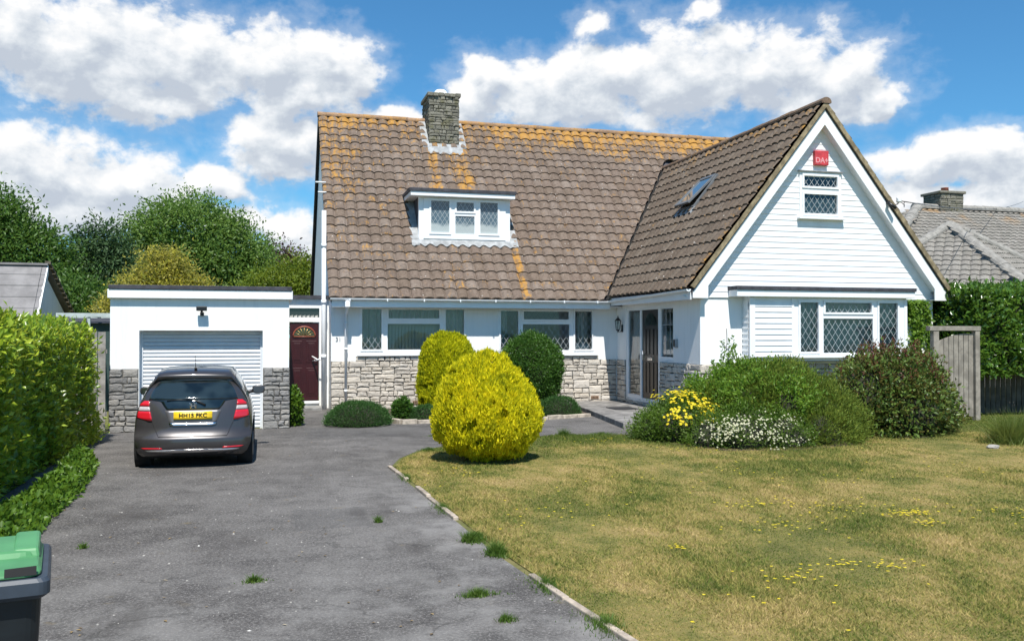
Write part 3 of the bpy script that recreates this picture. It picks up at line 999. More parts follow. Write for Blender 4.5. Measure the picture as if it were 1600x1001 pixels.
br = MB(); br.box(8.36, 12.95, -5.36, -4.94, 2.755, 2.90, 0); br.box(8.34, 12.97, -5.39, -4.94, 2.902, 2.985, 1)
br.build("bay_roof", [M_UPVC, M_FELT], bayo, bevel=0.006)
bwo = window(house, F_BAY, BW, [(10.0, 10.46, 1.53, 2.64, True, True), (10.64, 11.86, 2.42, 2.64, True, True), (10.60, 11.90, 1.50, 2.28, True, False), (12.06, 12.56, 1.53, 2.64, True, True)], 0.012)
curtain(bwo, F_BAY, 9.9, 10.55, 1.46, 2.7, -0.16); curtain(bwo, F_BAY, 12.0, 12.7, 1.46, 2.7, -0.16)
blind(bwo, F_BAY, 9.95, 12.7, 1.46, 2.7, -0.22, 0.09, 0.9)

# dormer
dm = MB()
dm.box(2.37, 4.91, 0.94, 1.06, 4.42, 5.66, 0)
for x0, x1 in ((2.375, 2.47), (4.81, 4.905)):
    dm.prism([(x0, 1.06, 4.50), (x0, 2.05, 5.66), (x0, 1.06, 5.66)], (x1 - x0, 0, 0), 1)
dmo = dm.build("dormer", [M_UPVC, M_FELT], house)
dmo.data.materials
dr = MB()
dr.box(2.12, 5.0, 0.72, 2.1, 5.62, 5.735, 0); dr.box(2.09, 5.03, 0.69, 2.2, 5.737, 5.825, 1)
dr.build("dormer_roof", [M_UPVC, M_FELT], dmo, bevel=0.006)
DP = [(2.70, 3.20, 4.67, 5.52, True, True), (3.40, 3.88, 5.26, 5.50, True, True), (3.37, 3.90, 4.65, 5.13, True, False), (4.06, 4.55, 4.67, 5.52, True, True)]
dmf = MB()
outer = (2.50, 4.78, 4.50, 5.60)
holed(dmf, F_DORM, outer, [p[:4] for p in DP], 0.003, 0.03)
for p in DP:
    if p[5]: holed(dmf, F_DORM, (p[0] - .05, p[1] + .05, p[2] - .05, p[3] + .05), [p[:4]], 0.032, 0.05)
dmf.build("window_frame", M_UPVC, dmo, bevel=0.003)
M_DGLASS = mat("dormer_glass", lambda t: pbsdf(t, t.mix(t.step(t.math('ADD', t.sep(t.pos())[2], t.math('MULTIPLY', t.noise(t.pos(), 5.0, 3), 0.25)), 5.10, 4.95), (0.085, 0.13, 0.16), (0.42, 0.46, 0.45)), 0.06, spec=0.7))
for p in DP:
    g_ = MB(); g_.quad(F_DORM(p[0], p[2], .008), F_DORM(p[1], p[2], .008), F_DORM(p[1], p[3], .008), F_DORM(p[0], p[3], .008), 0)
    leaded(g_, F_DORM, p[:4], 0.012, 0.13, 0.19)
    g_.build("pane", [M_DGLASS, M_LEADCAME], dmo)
nrm = Vector((0, -SL, 1)).normalized()
fl = MB()
def onroof(x, y, h): return Vector((x, y, mr(y))) + nrm * h
for (xa, xb, ya, yb) in ((2.15, 2.38, 0.80, 2.15), (4.90, 5.11, 0.80, 2.15)):
    K = 9
    for i in range(K):
        a, b = ya + (yb - ya) * i / K, ya + (yb - ya) * (i + 1) / K
        h = 0.066 + random.uniform(-.004, .004)
        fl.quad(onroof(xa, a, h), onroof(xb, a, h + .012), onroof(xb, b, h + .012), onroof(xa, b, h))
K = 60
vs = []; fs = []
for i in range(K + 1):
    x = 2.16 + 2.94 * i / K
    wv = 0.018 * math.sin((x + 0.09) / 0.295 * 2 * math.pi - 1.6)
    vs += [onroof(x, 0.80 + 0.035 * math.sin((x + .09) / .295 * 2 * math.pi), 0.082 + wv), onroof(x, 0.90, 0.09 + wv), (x, 0.935, 4.475)]
for i in range(K):
    fs += [(3 * i, 3 * i + 3, 3 * i + 4, 3 * i + 1), (3 * i + 1, 3 * i + 4, 3 * i + 5, 3 * i + 2)]
fl.add(vs, fs, 0, True)
fl.build("flashing", M_LEAD, dmo)

# chimney
F_CH = frame((0, 3.74, 0), (1, 0, 0), (0, -1, 0)); F_CHL = frame((3.17, 0, 0), (0, -1, 0), (-1, 0, 0)); F_CHR = frame((4.02, 0, 0), (0, 1, 0), (1, 0, 0))
cm = MB()
cm.box(3.175, 4.015, 3.745, 4.85, 7.3, 9.12, 1)
stones(cm, F_CH, (3.14, 4.05, 7.35, 9.12), 0.0, 0.045, 0.5, 0.12, 31, 0.006, 0.01)
stones(cm, F_CHL, (-4.88, -3.71, 7.35, 9.12), 0.0, 0.045, 0.5, 0.12, 32, 0.006, 0.01)
stones(cm, F_CHR, (3.71, 4.88, 7.35, 9.12), 0.0, 0.045, 0.5, 0.12, 33, 0.006, 0.01)
cmo = cm.build("chimney", [M_STONEC, M_MORTARD], house)
cc = MB(); rng = random.Random(4)
for i in range(6):
    x0 = 3.08 + i * 0.172
    cc.box(x0 + .003, x0 + .169, 3.66 + rng.uniform(-.015, .015), 4.93, 9.10 + rng.uniform(-.01, .01), 9.21 + rng.uniform(-.015, .02))
cc.build("cap_stones", M_STONEC, cmo, bevel=0.02)
cp = MB(); cp.lathe((3.60, 4.30, 9.19), [(0.0, 0), (0.27, 0), (0.27, 0.05), (0.21, 0.09), (0.19, 0.20), (0.14, 0.25), (0, 0.26)], 18); cp.build("chimney_pot", M_RENDER, cmo)
cf = MB()
for (xa, xb) in ((2.93, 3.13), (4.06, 4.26)):
    for i in range(4):
        a, b = 3.62 + i * 0.215, 3.62 + (i + 1) * 0.215
        cf.quad(onroof(xa, a, .068), onroof(xb, a, .085), onroof(xb, b, .085), onroof(xa, b, .068))
K = 24; vs = []; fs = []
for i in range(K + 1):
    x = 3.06 + 1.07 * i / K; wv = 0.018 * math.sin((x + .09) / .295 * 6.283 - 1.6)
    vs += [onroof(x, 3.44 + .03 * math.sin((x + .09) / .295 * 6.283), .075 + wv), onroof(x, 3.62, .085 + wv * .5), (x, 3.69, 7.66)]
for i in range(K): fs += [(3 * i, 3 * i + 3, 3 * i + 4, 3 * i + 1), (3 * i + 1, 3 * i + 4, 3 * i + 5, 3 * i + 2)]
cf.add(vs, fs, 0, True)
cf.build("flashing", M_LEAD, cmo)

# roof light on the wing slope
wn = Vector((-(WRZ - WZ), 0, WR - WE)).normalized(); wv_ = Vector((WR - WE, 0, WRZ - WZ)).normalized()
def onw(y, s, h): return Vector((WE, y, WZ)) + wv_ * s + wn * h
def wbox(mb, ya, yb, sa, sb, h0, h1, m=0):
    vs = [onw(ya, sa, h0), onw(yb, sa, h0), onw(yb, sb, h0), onw(ya, sb, h0), onw(ya, sa, h1), onw(yb, sa, h1), onw(yb, sb, h1), onw(ya, sb, h1)]
    mb.add(vs, [(0, 3, 2, 1), (4, 5, 6, 7), (0, 1, 5, 4), (1, 2, 6, 5), (2, 3, 7, 6), (3, 0, 4, 7)], m)
sk = MB()
ya, yb, sa, sb = -1.98, -1.12, 2.86, 3.98
for (a, b, c, d) in ((ya, ya + .05, sa, sb), (yb - .05, yb, sa, sb), (ya + .05, yb - .05, sa, sa + .05), (ya + .05, yb - .05, sb - .06, sb)): wbox(sk, a, b, c, d, 0.03, 0.10)
M_SASH = plain("grey_window_metal", (0.13, 0.14, 0.15), 0.45, 0.1, 5, 0)
sko = sk.build("roof_light", M_SASH, house, bevel=0.006)
sk = MB()
hs = lambda q: 0.115 + ((sa + sb) / 2 + .25 - q) * .13
def sbox(a, b, c, d):
    vs = [onw(a, c, hs(c)), onw(b, c, hs(c)), onw(b, d, hs(d)), onw(a, d, hs(d))]; vs += [q + wn * .055 for q in vs]
    sk.add(vs, [(0, 3, 2, 1), (4, 5, 6, 7), (0, 1, 5, 4), (1, 2, 6, 5), (2, 3, 7, 6), (3, 0, 4, 7)])
for q in ((ya + .02, ya + .08, sa, sb - .02), (yb - .08, yb - .02, sa, sb - .02), (ya + .08, yb - .08, sa, sa + .08), (ya + .08, yb - .08, sb - .12, sb - .02)): sbox(*q)
sk.build("sash", M_SASH, sko, bevel=0.005)
sk = MB(); sk.quad(*[onw(y, q, hs(q) + .035) for y, q in ((ya + .08, sa + .08), (yb - .08, sa + .08), (yb - .08, sb - .12), (ya + .08, sb - .12))])
sk.build("pane", mat("roof_light_glass", lambda t: pbsdf(t, (0.10, 0.15, 0.18), 0.04, spec=1.0, coat=1.0)), sko)
sk = MB(); K = 24; vs = []; fs = []
for i in range(K + 1):
    y = -2.12 + 1.16 * i / K; wv2 = 0.016 * math.sin(y / .294 * 6.283)
    vs += [onw(y, sa - .22 + .03 * math.sin(y / .294 * 6.283), .07 + wv2), onw(y, sa + .01, .075)]
for i in range(K): fs.append((2 * i, 2 * i + 2, 2 * i + 3, 2 * i + 1))
sk.add(vs, fs, 0, True)
sk.build("flashing", M_LEAD, sko)

# passage wall with side door, between garage and house
lk = MB()
holed(lk, F_LINK, (-1.13, -0.0, 0.0, 2.84), [(-1.0, -0.24, 0.20, 2.24), (-1.0, -0.24, 2.36, 2.60)], -0.12, 0.0)
lk.box(-1.13, 0.0, 0.80, 2.2, 2.842, 2.93, 1)
lk.box(-1.0, -0.24, 0.86, 1.0, 0.14, 0.20, 2)
lko = lk.build("passage_wall", [M_RENDER, M_FELT, M_UPVC], house)
tg = MB(); tg.quad(F_LINK(-1.0, 2.36, -.05), F_LINK(-.24, 2.36, -.05), F_LINK(-.24, 2.60, -.05), F_LINK(-1.0, 2.60, -.05))
tg.build("transom_pane", [mat("dark_glass", lambda t: pbsdf(t, (0.02, 0.024, 0.026), 0.07, spec=0.8))], lko)
vb = MB()
for k in range(7): vb.quad(F_LINK(-.98 + k * .105, 2.36, -.045), F_LINK(-.91 + k * .105, 2.36, -.045), F_LINK(-.905 + k * .105, 2.42, -.045), F_LINK(-.985 + k * .105, 2.40, -.045))
vb.build("valance", M_NET, lko)
M_MAROON = plain("maroon_door", (0.038, 0.006, 0.008), 0.35, 0.12, 5, 0.08, fscale=20)
d_ = MB(); d_.fbox(F_LINK, -.985, -.255, 0.21, 2.225, -0.07, -0.03)
for (a0, a1, b0, b1) in ((-.90, -.70, 1.22, 1.72), (-.54, -.34, 1.22, 1.72), (-.90, -.70, 0.36, 1.02), (-.54, -.34, 0.36, 1.02)):
    d_.fbox(F_LINK, a0 - .03, a1 + .03, b0 - .03, b1 + .03, -0.032, -0.022); d_.fbox(F_LINK, a0 + .02, a1 - .02, b0 + .03, b1 - .03, -0.024, -0.012)
pdo = d_.build("passage_door", M_MAROON, house, bevel=0.008)
h_ = MB(); cx = -.62; cz = 1.87
vs = [F_LINK(cx, cz, -.02)]
for k in range(17): vs.append(F_LINK(cx + .27 * math.cos(math.pi * k / 16), cz + .24 * math.sin(math.pi * k / 16), -.02))
h_.add(vs, [(0, k + 1, k + 2) for k in range(16)], 0)
h_.build("fanlight", mat("green_fan_glass", lambda t: pbsdf(t, (0.05, 0.06, 0.035), 0.1)), pdo)
h_ = MB()
for k in range(1, 8):
    a = math.pi * k / 8; h_.tube([F_LINK(cx, cz, -.016), F_LINK(cx + .26 * math.cos(a), cz + .23 * math.sin(a), -.016)], .006, 6)
h_.tube([F_LINK(cx + .28 * math.cos(math.pi * k / 16), cz + .25 * math.sin(math.pi * k / 16), -.018) for k in range(17)], .018, 8, 1)
h_.tube([F_LINK(cx - .28, cz - .01, -.018), F_LINK(cx + .28, cz - .01, -.018)], .014, 8, 1)
h_.build("fanlight_bars", [plain("brass", (0.45, 0.30, 0.12), 0.35, 0.1, 5, 0, metal=0.8), plain("reddish_bead", (0.28, 0.07, 0.04), 0.4)], pdo)
h_ = MB(); h_.tube([F_LINK(-.30, 1.24, -.03), F_LINK(-.30, 1.24, .03), F_LINK(-.42, 1.24, .03)], .014, 8); h_.build("handle", M_CHROME, pdo)
st = MB(); st.box(-1.0, -0.2, 0.2, 0.88, -0.02, 0.07); tag(st.build("door_step", M_CONC, None, bevel=0.01), "low dark concrete step in front of the maroon side door", "step")

# ------------------------------------------------------------------ garage
garage = thing("garage", "white flat roofed garage with grey stone lower wall and roller shutter behind the car", "garage", (-2.83, -4.08, 0))
GD = (-3.99, -1.65, 0.0, 1.995)
gm = MB()
holed(gm, F_GAR, (-4.52, -1.13, 0.0, 2.62), [GD], -0.32, 0.0)
gm.box(-4.52, -4.30, -3.76, 1.9, 0, 2.62); gm.box(-1.35, -1.13, -3.76, 1.9, 0, 2.62); gm.box(-4.30, -1.35, 1.7, 1.9, 0, 2.62)
gm.build("wall", M_RENDER, garage)
for a0, a1, sd_ in ((-4.535, -4.0, 41), (-1.64, -1.115, 42)):
    gs = MB(); stones(gs, F_GAR, (a0, a1, 0.0, 1.24), 0, .03, .42, .17, sd_); gs.build("stone_facing", [M_STONEG, M_MORTARD], garage)
gf = MB(); gf.box(-4.56, -1.06, -4.18, 2.0, 2.625, 2.80, 0); gf.box(-4.54, -1.08, -4.20, 2.0, 2.802, 2.885, 1)
gf.build("roof", [M_RENDER, M_FELT], garage, bevel=0.01)
rd = MB(); pitch = 0.0765; z = 0.0; vs = []; fs = []
prof = []
n = int(1.99 / pitch)
for i in range(n + 1):
    for s, d in ((0.0, -0.008), (0.14, 0.010), (0.35, 0.017), (0.65, 0.017), (0.86, 0.008)):
        zz = (i + s) * pitch
        if zz < 1.99: prof.append((zz, d))
for (zz, d) in prof: vs += [F_GAR(-3.97, zz, -.235 + d), F_GAR(-1.67, zz, -.235 + d)]
for i in range(len(prof) - 1): fs.append((2 * i, 2 * i + 1, 2 * i + 3, 2 * i + 2))
rd.add(vs, fs)
for a in (-3.99, -1.70): rd.fbox(F_GAR, a, a + .05, 0, 1.99, -.24, -.20)
rd.build("roller_shutter", plain("pale_grey_shutter", (0.60, 0.63, 0.66), 0.4, 0.05, 3, 0), garage)

# ------------------------------------------------------------------ foliage
def leaf_mat(name, cols, trans=0.45, rough=0.45, dirt=0.0, spec=0.35):
    """colour differs from leaf to leaf and from branch to branch"""
    def fn(t):
        p = t.pos(); r = t.rnd()
        n = t.noise(p, 2.6, 4, 0.6)
        n2 = t.noise(p, 11.0, 3, 0.6)
        f = t.math('ADD', t.math('MULTIPLY', r, 0.50), t.math('ADD', t.math('MULTIPLY', t.math('SUBTRACT', n, 0.28), 0.85), t.math('MULTIPLY', t.math('SUBTRACT', n2, 0.5), 0.8)), clamp=True)
        c = t.ramp(f, [(i / (len(cols) - 1), c) for i, c in enumerate(cols)])
        b = pbsdf(t, c, rough, spec=spec)
        tl = t.node('ShaderNodeBsdfTranslucent')
        t.put(tl.inputs[0], t.mix(0.5, c, [min(1, x * 1.5) for x in cols[-1]]))
        mx = t.node('ShaderNodeMixShader'); mx.inputs[0].default_value = trans
        t.l.new(b, mx.inputs[1]); t.l.new(tl.outputs[0], mx.inputs[2])
        return mx.outputs[0]
    return mat(name, fn)


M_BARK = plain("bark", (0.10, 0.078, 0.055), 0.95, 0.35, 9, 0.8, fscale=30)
M_CORE = plain("dark_core_filler", (0.022, 0.024, 0.012), 0.95, 0.4, 9, 0.8, fscale=22)  # dark filler for the solid cores added inside foliage to block light


def np_mesh(name, V, Fq, mtl, parent=None, smooth=False):
    me = bpy.data.meshes.new(name)
    off = wloc(parent) if parent is not None else Vector((0, 0, 0))
    V = np.asarray(V, np.float64) - np.array(off)
    k = Fq.shape[1]
    me.vertices.add(len(V)); me.vertices.foreach_set('co', V.astype(np.float32).ravel())
    me.loops.add(Fq.size); me.loops.foreach_set('vertex_index', Fq.astype(np.int32).ravel())
    me.polygons.add(len(Fq)); me.polygons.foreach_set('loop_start', np.arange(0, Fq.size, k, dtype=np.int32))
    me.polygons.foreach_set('loop_total', np.full(len(Fq), k, np.int32))
    if smooth: me.polygons.foreach_set('use_smooth', np.ones(len(Fq), bool))
    me.materials.append(mtl)
    me.update(calc_edges=True)
    o = bpy.data.objects.new(name, me); COL.objects.link(o)
    if parent is not None: o.parent = parent
    return o


def unit(a): return a / (np.linalg.norm(a, axis=-1, keepdims=True) + 1e-9)


def leaves(P, D, Nn, L, Wd, rng, fold=0.25):
    """kite-shaped folded leaves: base P, direction D, surface normal Nn"""
    n = len(P)
    D = unit(D); S_ = unit(np.cross(D, Nn)); Nn = np.cross(S_, D)
    L = np.broadcast_to(np.asarray(L, float).reshape(-1, 1), (n, 1)); Wd = np.broadcast_to(np.asarray(Wd, float).reshape(-1, 1), (n, 1))
    m = P + D * L * 0.45
    V = np.stack([P, m + S_ * Wd * .5 + Nn * Wd * fold, P + D * L - Nn * L * 0.08, m - S_ * Wd * .5 + Nn * Wd * fold], 1).reshape(-1, 3)
    i = np.arange(n)[:, None] * 4
    F = np.concatenate([np.concatenate([i, i + 1, i + 2], 1), np.concatenate([i, i + 2, i + 3], 1)], 0)
    return V, F


class Lumps:
    """smooth random field on points, for uneven outlines"""
    def __init__(self, rng, n=10, f=(1.5, 4.5)):
        self.k = unit(rng.normal(size=(n, 3))) * rng.uniform(f[0], f[1], (n, 1)); self.p = rng.uniform(0, 6.28, n); self.a = rng.uniform(.5, 1, n)

    def __call__(self, X): return (np.sin(X @ self.k.T + self.p) * self.a).sum(1) / math.sqrt((self.a ** 2).sum())


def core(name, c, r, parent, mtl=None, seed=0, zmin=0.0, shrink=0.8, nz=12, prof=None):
    """solid dark core added inside a shrub to stop light leaking through"""
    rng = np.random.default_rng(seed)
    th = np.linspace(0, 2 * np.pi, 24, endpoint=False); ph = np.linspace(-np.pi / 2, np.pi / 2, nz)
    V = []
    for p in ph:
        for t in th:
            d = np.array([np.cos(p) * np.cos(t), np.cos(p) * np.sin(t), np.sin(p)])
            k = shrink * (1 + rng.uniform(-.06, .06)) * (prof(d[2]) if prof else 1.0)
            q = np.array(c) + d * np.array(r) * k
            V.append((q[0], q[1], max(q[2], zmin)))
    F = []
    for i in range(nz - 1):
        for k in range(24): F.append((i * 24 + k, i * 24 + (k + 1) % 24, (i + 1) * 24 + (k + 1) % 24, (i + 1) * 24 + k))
    return np_mesh(name, V, np.array(F), mtl or M_CORE, parent)


def sphere_dirs(n, rng):
    return unit(rng.normal(size=(n, 3)))


def shrub(name, label, cat, c, r, n, L, Wd, mtl, seed, lump=0.14, lf=(1.5, 4.5), depth=0.22, up=0.5, zmin=0.02, prof=None, group=None, rand=0.7, coreshrink=0.80, fold=0.25, top_extra=0.0, twig=None):
    """ellipsoid-ish shrub: leaves through an uneven outer shell round a dark core"""
    rng = np.random.default_rng(seed)
    root = thing(name, label, cat, (c[0], c[1], zmin - 0.02), group)
    d = sphere_dirs(int(n * 1.35), rng)
    c, r = np.array(c, float), np.array(r, float)
    lp = Lumps(rng, 12, lf); lp2 = Lumps(rng, 10, (lf[1], lf[1] * 2.2))
    k = 1 + lump * lp(d * 1.7) * .6 + lump * .5 * lp2(d * 1.7) - depth * rng.random(len(d)) ** 2.0 + rng.random(len(d)) ** 6 * 0.12
    if prof is not None: k *= np.array([prof(z) for z in d[:, 2]])
    P = c + d * r * k[:, None]
    ok = P[:, 2] > zmin
    P, d = P[ok], d[ok]
    nrm = unit(d / r)
    D = unit(nrm + rng.normal(size=P.shape) * rand + np.array([0, 0, up]))
    Nn = unit(nrm * 0.6 + rng.normal(size=P.shape) * 0.55 + np.array([0, 0, 0.5]))
    V, F = leaves(P, D, Nn, L * rng.uniform(.6, 1.35, len(P)), Wd * rng.uniform(.6, 1.3, len(P)), rng, fold)
    np_mesh("foliage", V, F, mtl, root)
    core("light_block_core", c, r, root, twig, seed, zmin - 0.02, coreshrink, prof=prof)
    return root


def blob_points(n, cs, rs, rng, depth=0.25, lump=0.12):
    """points in the outer shell of a union of ellipsoids"""
    cs, rs = np.array(cs, float), np.array(rs, float)
    area = (rs[:, 0] * rs[:, 1] + rs[:, 0] * rs[:, 2] + rs[:, 1] * rs[:, 2])
    idx = rng.choice(len(cs), size=int(n), p=area / area.sum())
    d = sphere_dirs(int(n), rng)
    lp = Lumps(rng, 12, (1.5, 5))
    P = cs[idx] + d * rs[idx] * (1 + lump * lp(d * 2 + cs[idx]) - depth * rng.random(len(d)) ** 1.6)[:, None]
    # drop those well inside another ellipsoid
    keep = np.ones(len(P), bool)
    for c, r in zip(cs, rs):
        q = ((P - c) / r); keep &= (q ** 2).sum(1) > 0.42
    return P[keep], d[keep]


def tree(name, label, cat, base, height, trunk_h, blobs, n, leaf, mtl, seed, trunk_r=0.2, group=None, droop=0.0, depth=0.5, per=42, spread=0.42, wide=0.5):
    """tapered trunk, limbs to each clump, crown of leaf sprays with gaps"""
    rng = np.random.default_rng(seed); rr = random.Random(seed)
    root = thing(name, label, cat, base, group)
    b = Vector(base)
    tb = MB()
    top = b + Vector((rr.uniform(-.3, .3), rr.uniform(-.3, .3), height * 0.72))
    mid = b + (top - b) * 0.5 + Vector((rr.uniform(-.15, .15), rr.uniform(-.15, .15), 0))
    tb.tube([b - Vector((0, 0, .1)), b + (mid - b) * .5, mid, top], [trunk_r, trunk_r * .82, trunk_r * .6, trunk_r * .2], 9)
    cs = [(b.x + x, b.y + y, b.z + z) for (x, y, z, *_) in blobs]
    rs = [(q[3], q[4], q[5]) for q in blobs]
    for c in cs:
        s = rr.uniform(.35, .8); st = b + (top - b) * s
        c = Vector(c); m = st.lerp(c, .55) + Vector((0, 0, -.15))
        tb.tube([st, m, c], [trunk_r * .4, trunk_r * .22, trunk_r * .06], 6)
    tb.build("trunk", M_BARK, root)
    # sprays
    Pc, dc = blob_points(n / per, cs, rs, rng, depth, 0.16)
    m = len(Pc)
    rep = np.repeat(np.arange(m), per)
    off = rng.normal(size=(m * per, 3)) * spread * np.array([1, 1, .7])
    P = Pc[rep] + off
    P[:, 2] -= droop * (off[:, 0] ** 2 + off[:, 1] ** 2) / spread
    D = unit(dc[rep] * .7 + rng.normal(size=P.shape) * .8 + np.array([0, 0, .2 - droop * 1.5]))
    Nn = unit(dc[rep] * .5 + rng.normal(size=P.shape) * .6 + np.array([0, 0, .7]))
    V, F = leaves(P, D, Nn, leaf * rng.uniform(.6, 1.3, len(P)), leaf * wide * rng.uniform(.7, 1.2, len(P)), rng, .2)
    np_mesh("crown", V, F, mtl, root)
    return root


# leaf materials (reflectance of living leaves)
M_LAUREL = leaf_mat("laurel_leaves", [(0.039, 0.092, 0.013), (0.085, 0.182, 0.018), (0.223, 0.345, 0.028), (0.489, 0.592, 0.047), (0.637, 0.707, 0.078)], 0.40, 0.30, spec=0.5)
M_LAURELR = leaf_mat("dark_laurel_leaves", [(0.027, 0.071, 0.013), (0.053, 0.121, 0.016), (0.105, 0.211, 0.027), (0.210, 0.338, 0.049)], 0.35, 0.26, spec=0.6)
M_IVY = leaf_mat("ground_ivy_leaves", [(0.039, 0.090, 0.010), (0.091, 0.180, 0.018), (0.182, 0.288, 0.030)], 0.4, 0.4)
M_THUJA = leaf_mat("golden_thuja_sprays", [(0.20, 0.23, 0.010), (0.46, 0.46, 0.012), (0.80, 0.72, 0.014), (0.88, 0.76, 0.020), (0.88, 0.74, 0.05)], 0.46, 0.6, spec=0.2)
M_THUJA2 = leaf_mat("golden_green_thuja_sprays", [(0.16, 0.21, 0.010), (0.40, 0.43, 0.012), (0.70, 0.66, 0.014), (0.82, 0.74, 0.022)], 0.44, 0.6, spec=0.2)
M_EUON = leaf_mat("dark_green_small_leaves", [(0.024, 0.066, 0.011), (0.045, 0.116, 0.018), (0.083, 0.182, 0.026), (0.147, 0.273, 0.043)], 0.35, 0.4)
M_MOUND = leaf_mat("low_mound_needles", [(0.029, 0.077, 0.019), (0.049, 0.125, 0.027), (0.090, 0.188, 0.039)], 0.3, 0.6)
M_JUNI = leaf_mat("juniper_needles", [(0.062, 0.101, 0.016), (0.112, 0.174, 0.025), (0.185, 0.241, 0.034), (0.269, 0.280, 0.050)], 0.3, 0.6, spec=0.2)
M_BRIGHT = leaf_mat("bright_green_leaves", [(0.073, 0.154, 0.020), (0.145, 0.264, 0.031), (0.248, 0.375, 0.044)], 0.45, 0.45)
M_BRIGHTD = leaf_mat("mid_green_leaves", [(0.051, 0.099, 0.014), (0.101, 0.178, 0.023), (0.172, 0.265, 0.034)], 0.4, 0.45)
M_REDTIP = leaf_mat("red_tipped_leaves", [(0.030, 0.060, 0.013), (0.060, 0.113, 0.022), (0.101, 0.173, 0.030), (0.160, 0.226, 0.044), (0.252, 0.150, 0.062)], 0.35, 0.4)
M_REDNEW = leaf_mat("red_new_shoots", [(0.13, 0.035, 0.030), (0.20, 0.065, 0.05), (0.16, 0.11, 0.04)], 0.4, 0.4)
M_YFLOW = leaf_mat("yellow_petals", [(0.70, 0.52, 0.02), (0.82, 0.66, 0.04), (0.85, 0.74, 0.12)], 0.4, 0.6, spec=0.1)
M_WFLOW = leaf_mat("cream_white_petals", [(0.42, 0.42, 0.26), (0.58, 0.57, 0.40), (0.70, 0.69, 0.54)], 0.35, 0.6, spec=0.1)
M_ASH = leaf_mat("ash_leaves", [(0.045, 0.094, 0.022), (0.091, 0.172, 0.036), (0.152, 0.254, 0.048), (0.224, 0.342, 0.068)], 0.4, 0.45)
M_CONIF = leaf_mat("conifer_sprays", [(0.027, 0.060, 0.025), (0.050, 0.103, 0.035), (0.092, 0.159, 0.055)], 0.25, 0.6)
M_BROAD = leaf_mat("broad_tree_leaves", [(0.040, 0.086, 0.019), (0.078, 0.160, 0.028), (0.137, 0.235, 0.041)], 0.4, 0.42)
M_VARI = leaf_mat("variegated_leaves", [(0.055, 0.083, 0.013), (0.143, 0.165, 0.018), (0.286, 0.264, 0.022), (0.506, 0.440, 0.055), (0.682, 0.616, 0.220)], 0.4, 0.42)
M_PURPLE = leaf_mat("copper_leaves", [(0.035, 0.014, 0.014), (0.062, 0.024, 0.022), (0.10, 0.045, 0.032)], 0.3, 0.45)
M_LIME = leaf_mat("fresh_green_leaves", [(0.057, 0.099, 0.014), (0.115, 0.176, 0.020), (0.196, 0.264, 0.028), (0.276, 0.319, 0.030)], 0.42, 0.45)


def hedge(name, label, x0, x1, y0, y1, ztop, n, L, Wd, mtl, seed, undercut=0.0, zbot=0.0, lump=0.12, faces=('x1', 'y0', 'top'), inset=0.0):
    """clipped hedge block with an uneven leafy skin; undercut leans the foot in"""
    rng = np.random.default_rng(seed)
    root = thing(name, label, "hedge", ((x0 + x1) / 2, (y0 + y1) / 2, 0))
    A = {'x1': (y1 - y0) * (ztop - zbot), 'x0': (y1 - y0) * (ztop - zbot), 'y0': (x1 - x0) * (ztop - zbot), 'y1': (x1 - x0) * (ztop - zbot), 'top': (x1 - x0) * (y1 - y0)}
    tot = sum(A[f] for f in faces)
    Ps, Ns = [], []
    for f in faces:
        m = int(n * A[f] / tot); u, v = rng.random(m), rng.random(m)
        if f == 'top': P = np.stack([x0 + (x1 - x0) * u, y0 + (y1 - y0) * v, np.full(m, ztop)], 1); N_ = np.tile([0, 0, 1.], (m, 1))
        elif f[0] == 'x':
            X = x1 if f == 'x1' else x0; s = 1. if f == 'x1' else -1.
            z = zbot + (ztop - zbot) * u
            P = np.stack([X - s * undercut * (1 - u) ** 1.5, y0 + (y1 - y0) * v, z], 1); N_ = np.tile([s, 0, .15], (m, 1))
        else:
            Y = y0 if f == 'y0' else y1; s = -1. if f == 'y0' else 1.
            z = zbot + (ztop - zbot) * u
            P = np.stack([x0 + (x1 - x0) * v, Y - s * undercut * (1 - u) ** 1.5, z], 1); N_ = np.tile([0, s, .15], (m, 1))
        Ps.append(P); Ns.append(N_)
    P, N_ = np.concatenate(Ps), np.concatenate(Ns)
    lp, lp2 = Lumps(rng, 14, (0.8, 2.6)), Lumps(rng, 14, (3, 8))
    # round the shoulders
    ez = np.clip((P[:, 2] - (ztop - .25)) / .25, 0, 1)
    side = (np.abs(N_[:, 2]) < .5)
    P = P - N_ * (ez * 0.16 * side)[:, None]
    amp = lump * lp(P) * .7 + lump * .7 * lp2(P) - 0.26 * rng.random(len(P)) ** 1.8 + 0.16 * rng.random(len(P)) ** 7
    P = P + N_ * amp[:, None]
    D = unit(N_ * .7 + rng.normal(size=P.shape) * .65 + np.array([0, 0, .45]))
    Nn = unit(N_ * .55 + rng.normal(size=P.shape) * .5 + np.array([0, 0, .6]))
    V, F = leaves(P, D, Nn, L * rng.uniform(.6, 1.3, len(P)), Wd * rng.uniform(.7, 1.25, len(P)), rng, .18)
    np_mesh("foliage", V, F, mtl, root)
    c = MB(); i = 0.26  # solid dark block added inside the hedge to keep light out
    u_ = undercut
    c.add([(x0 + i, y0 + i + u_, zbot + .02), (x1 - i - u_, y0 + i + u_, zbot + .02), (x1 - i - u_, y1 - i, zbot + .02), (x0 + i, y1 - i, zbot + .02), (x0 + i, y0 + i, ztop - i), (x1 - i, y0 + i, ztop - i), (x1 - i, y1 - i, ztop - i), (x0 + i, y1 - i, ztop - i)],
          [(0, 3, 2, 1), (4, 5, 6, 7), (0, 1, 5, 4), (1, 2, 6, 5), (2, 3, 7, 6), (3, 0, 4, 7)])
    c.build("light_block_core", M_CORE, root)
    return root


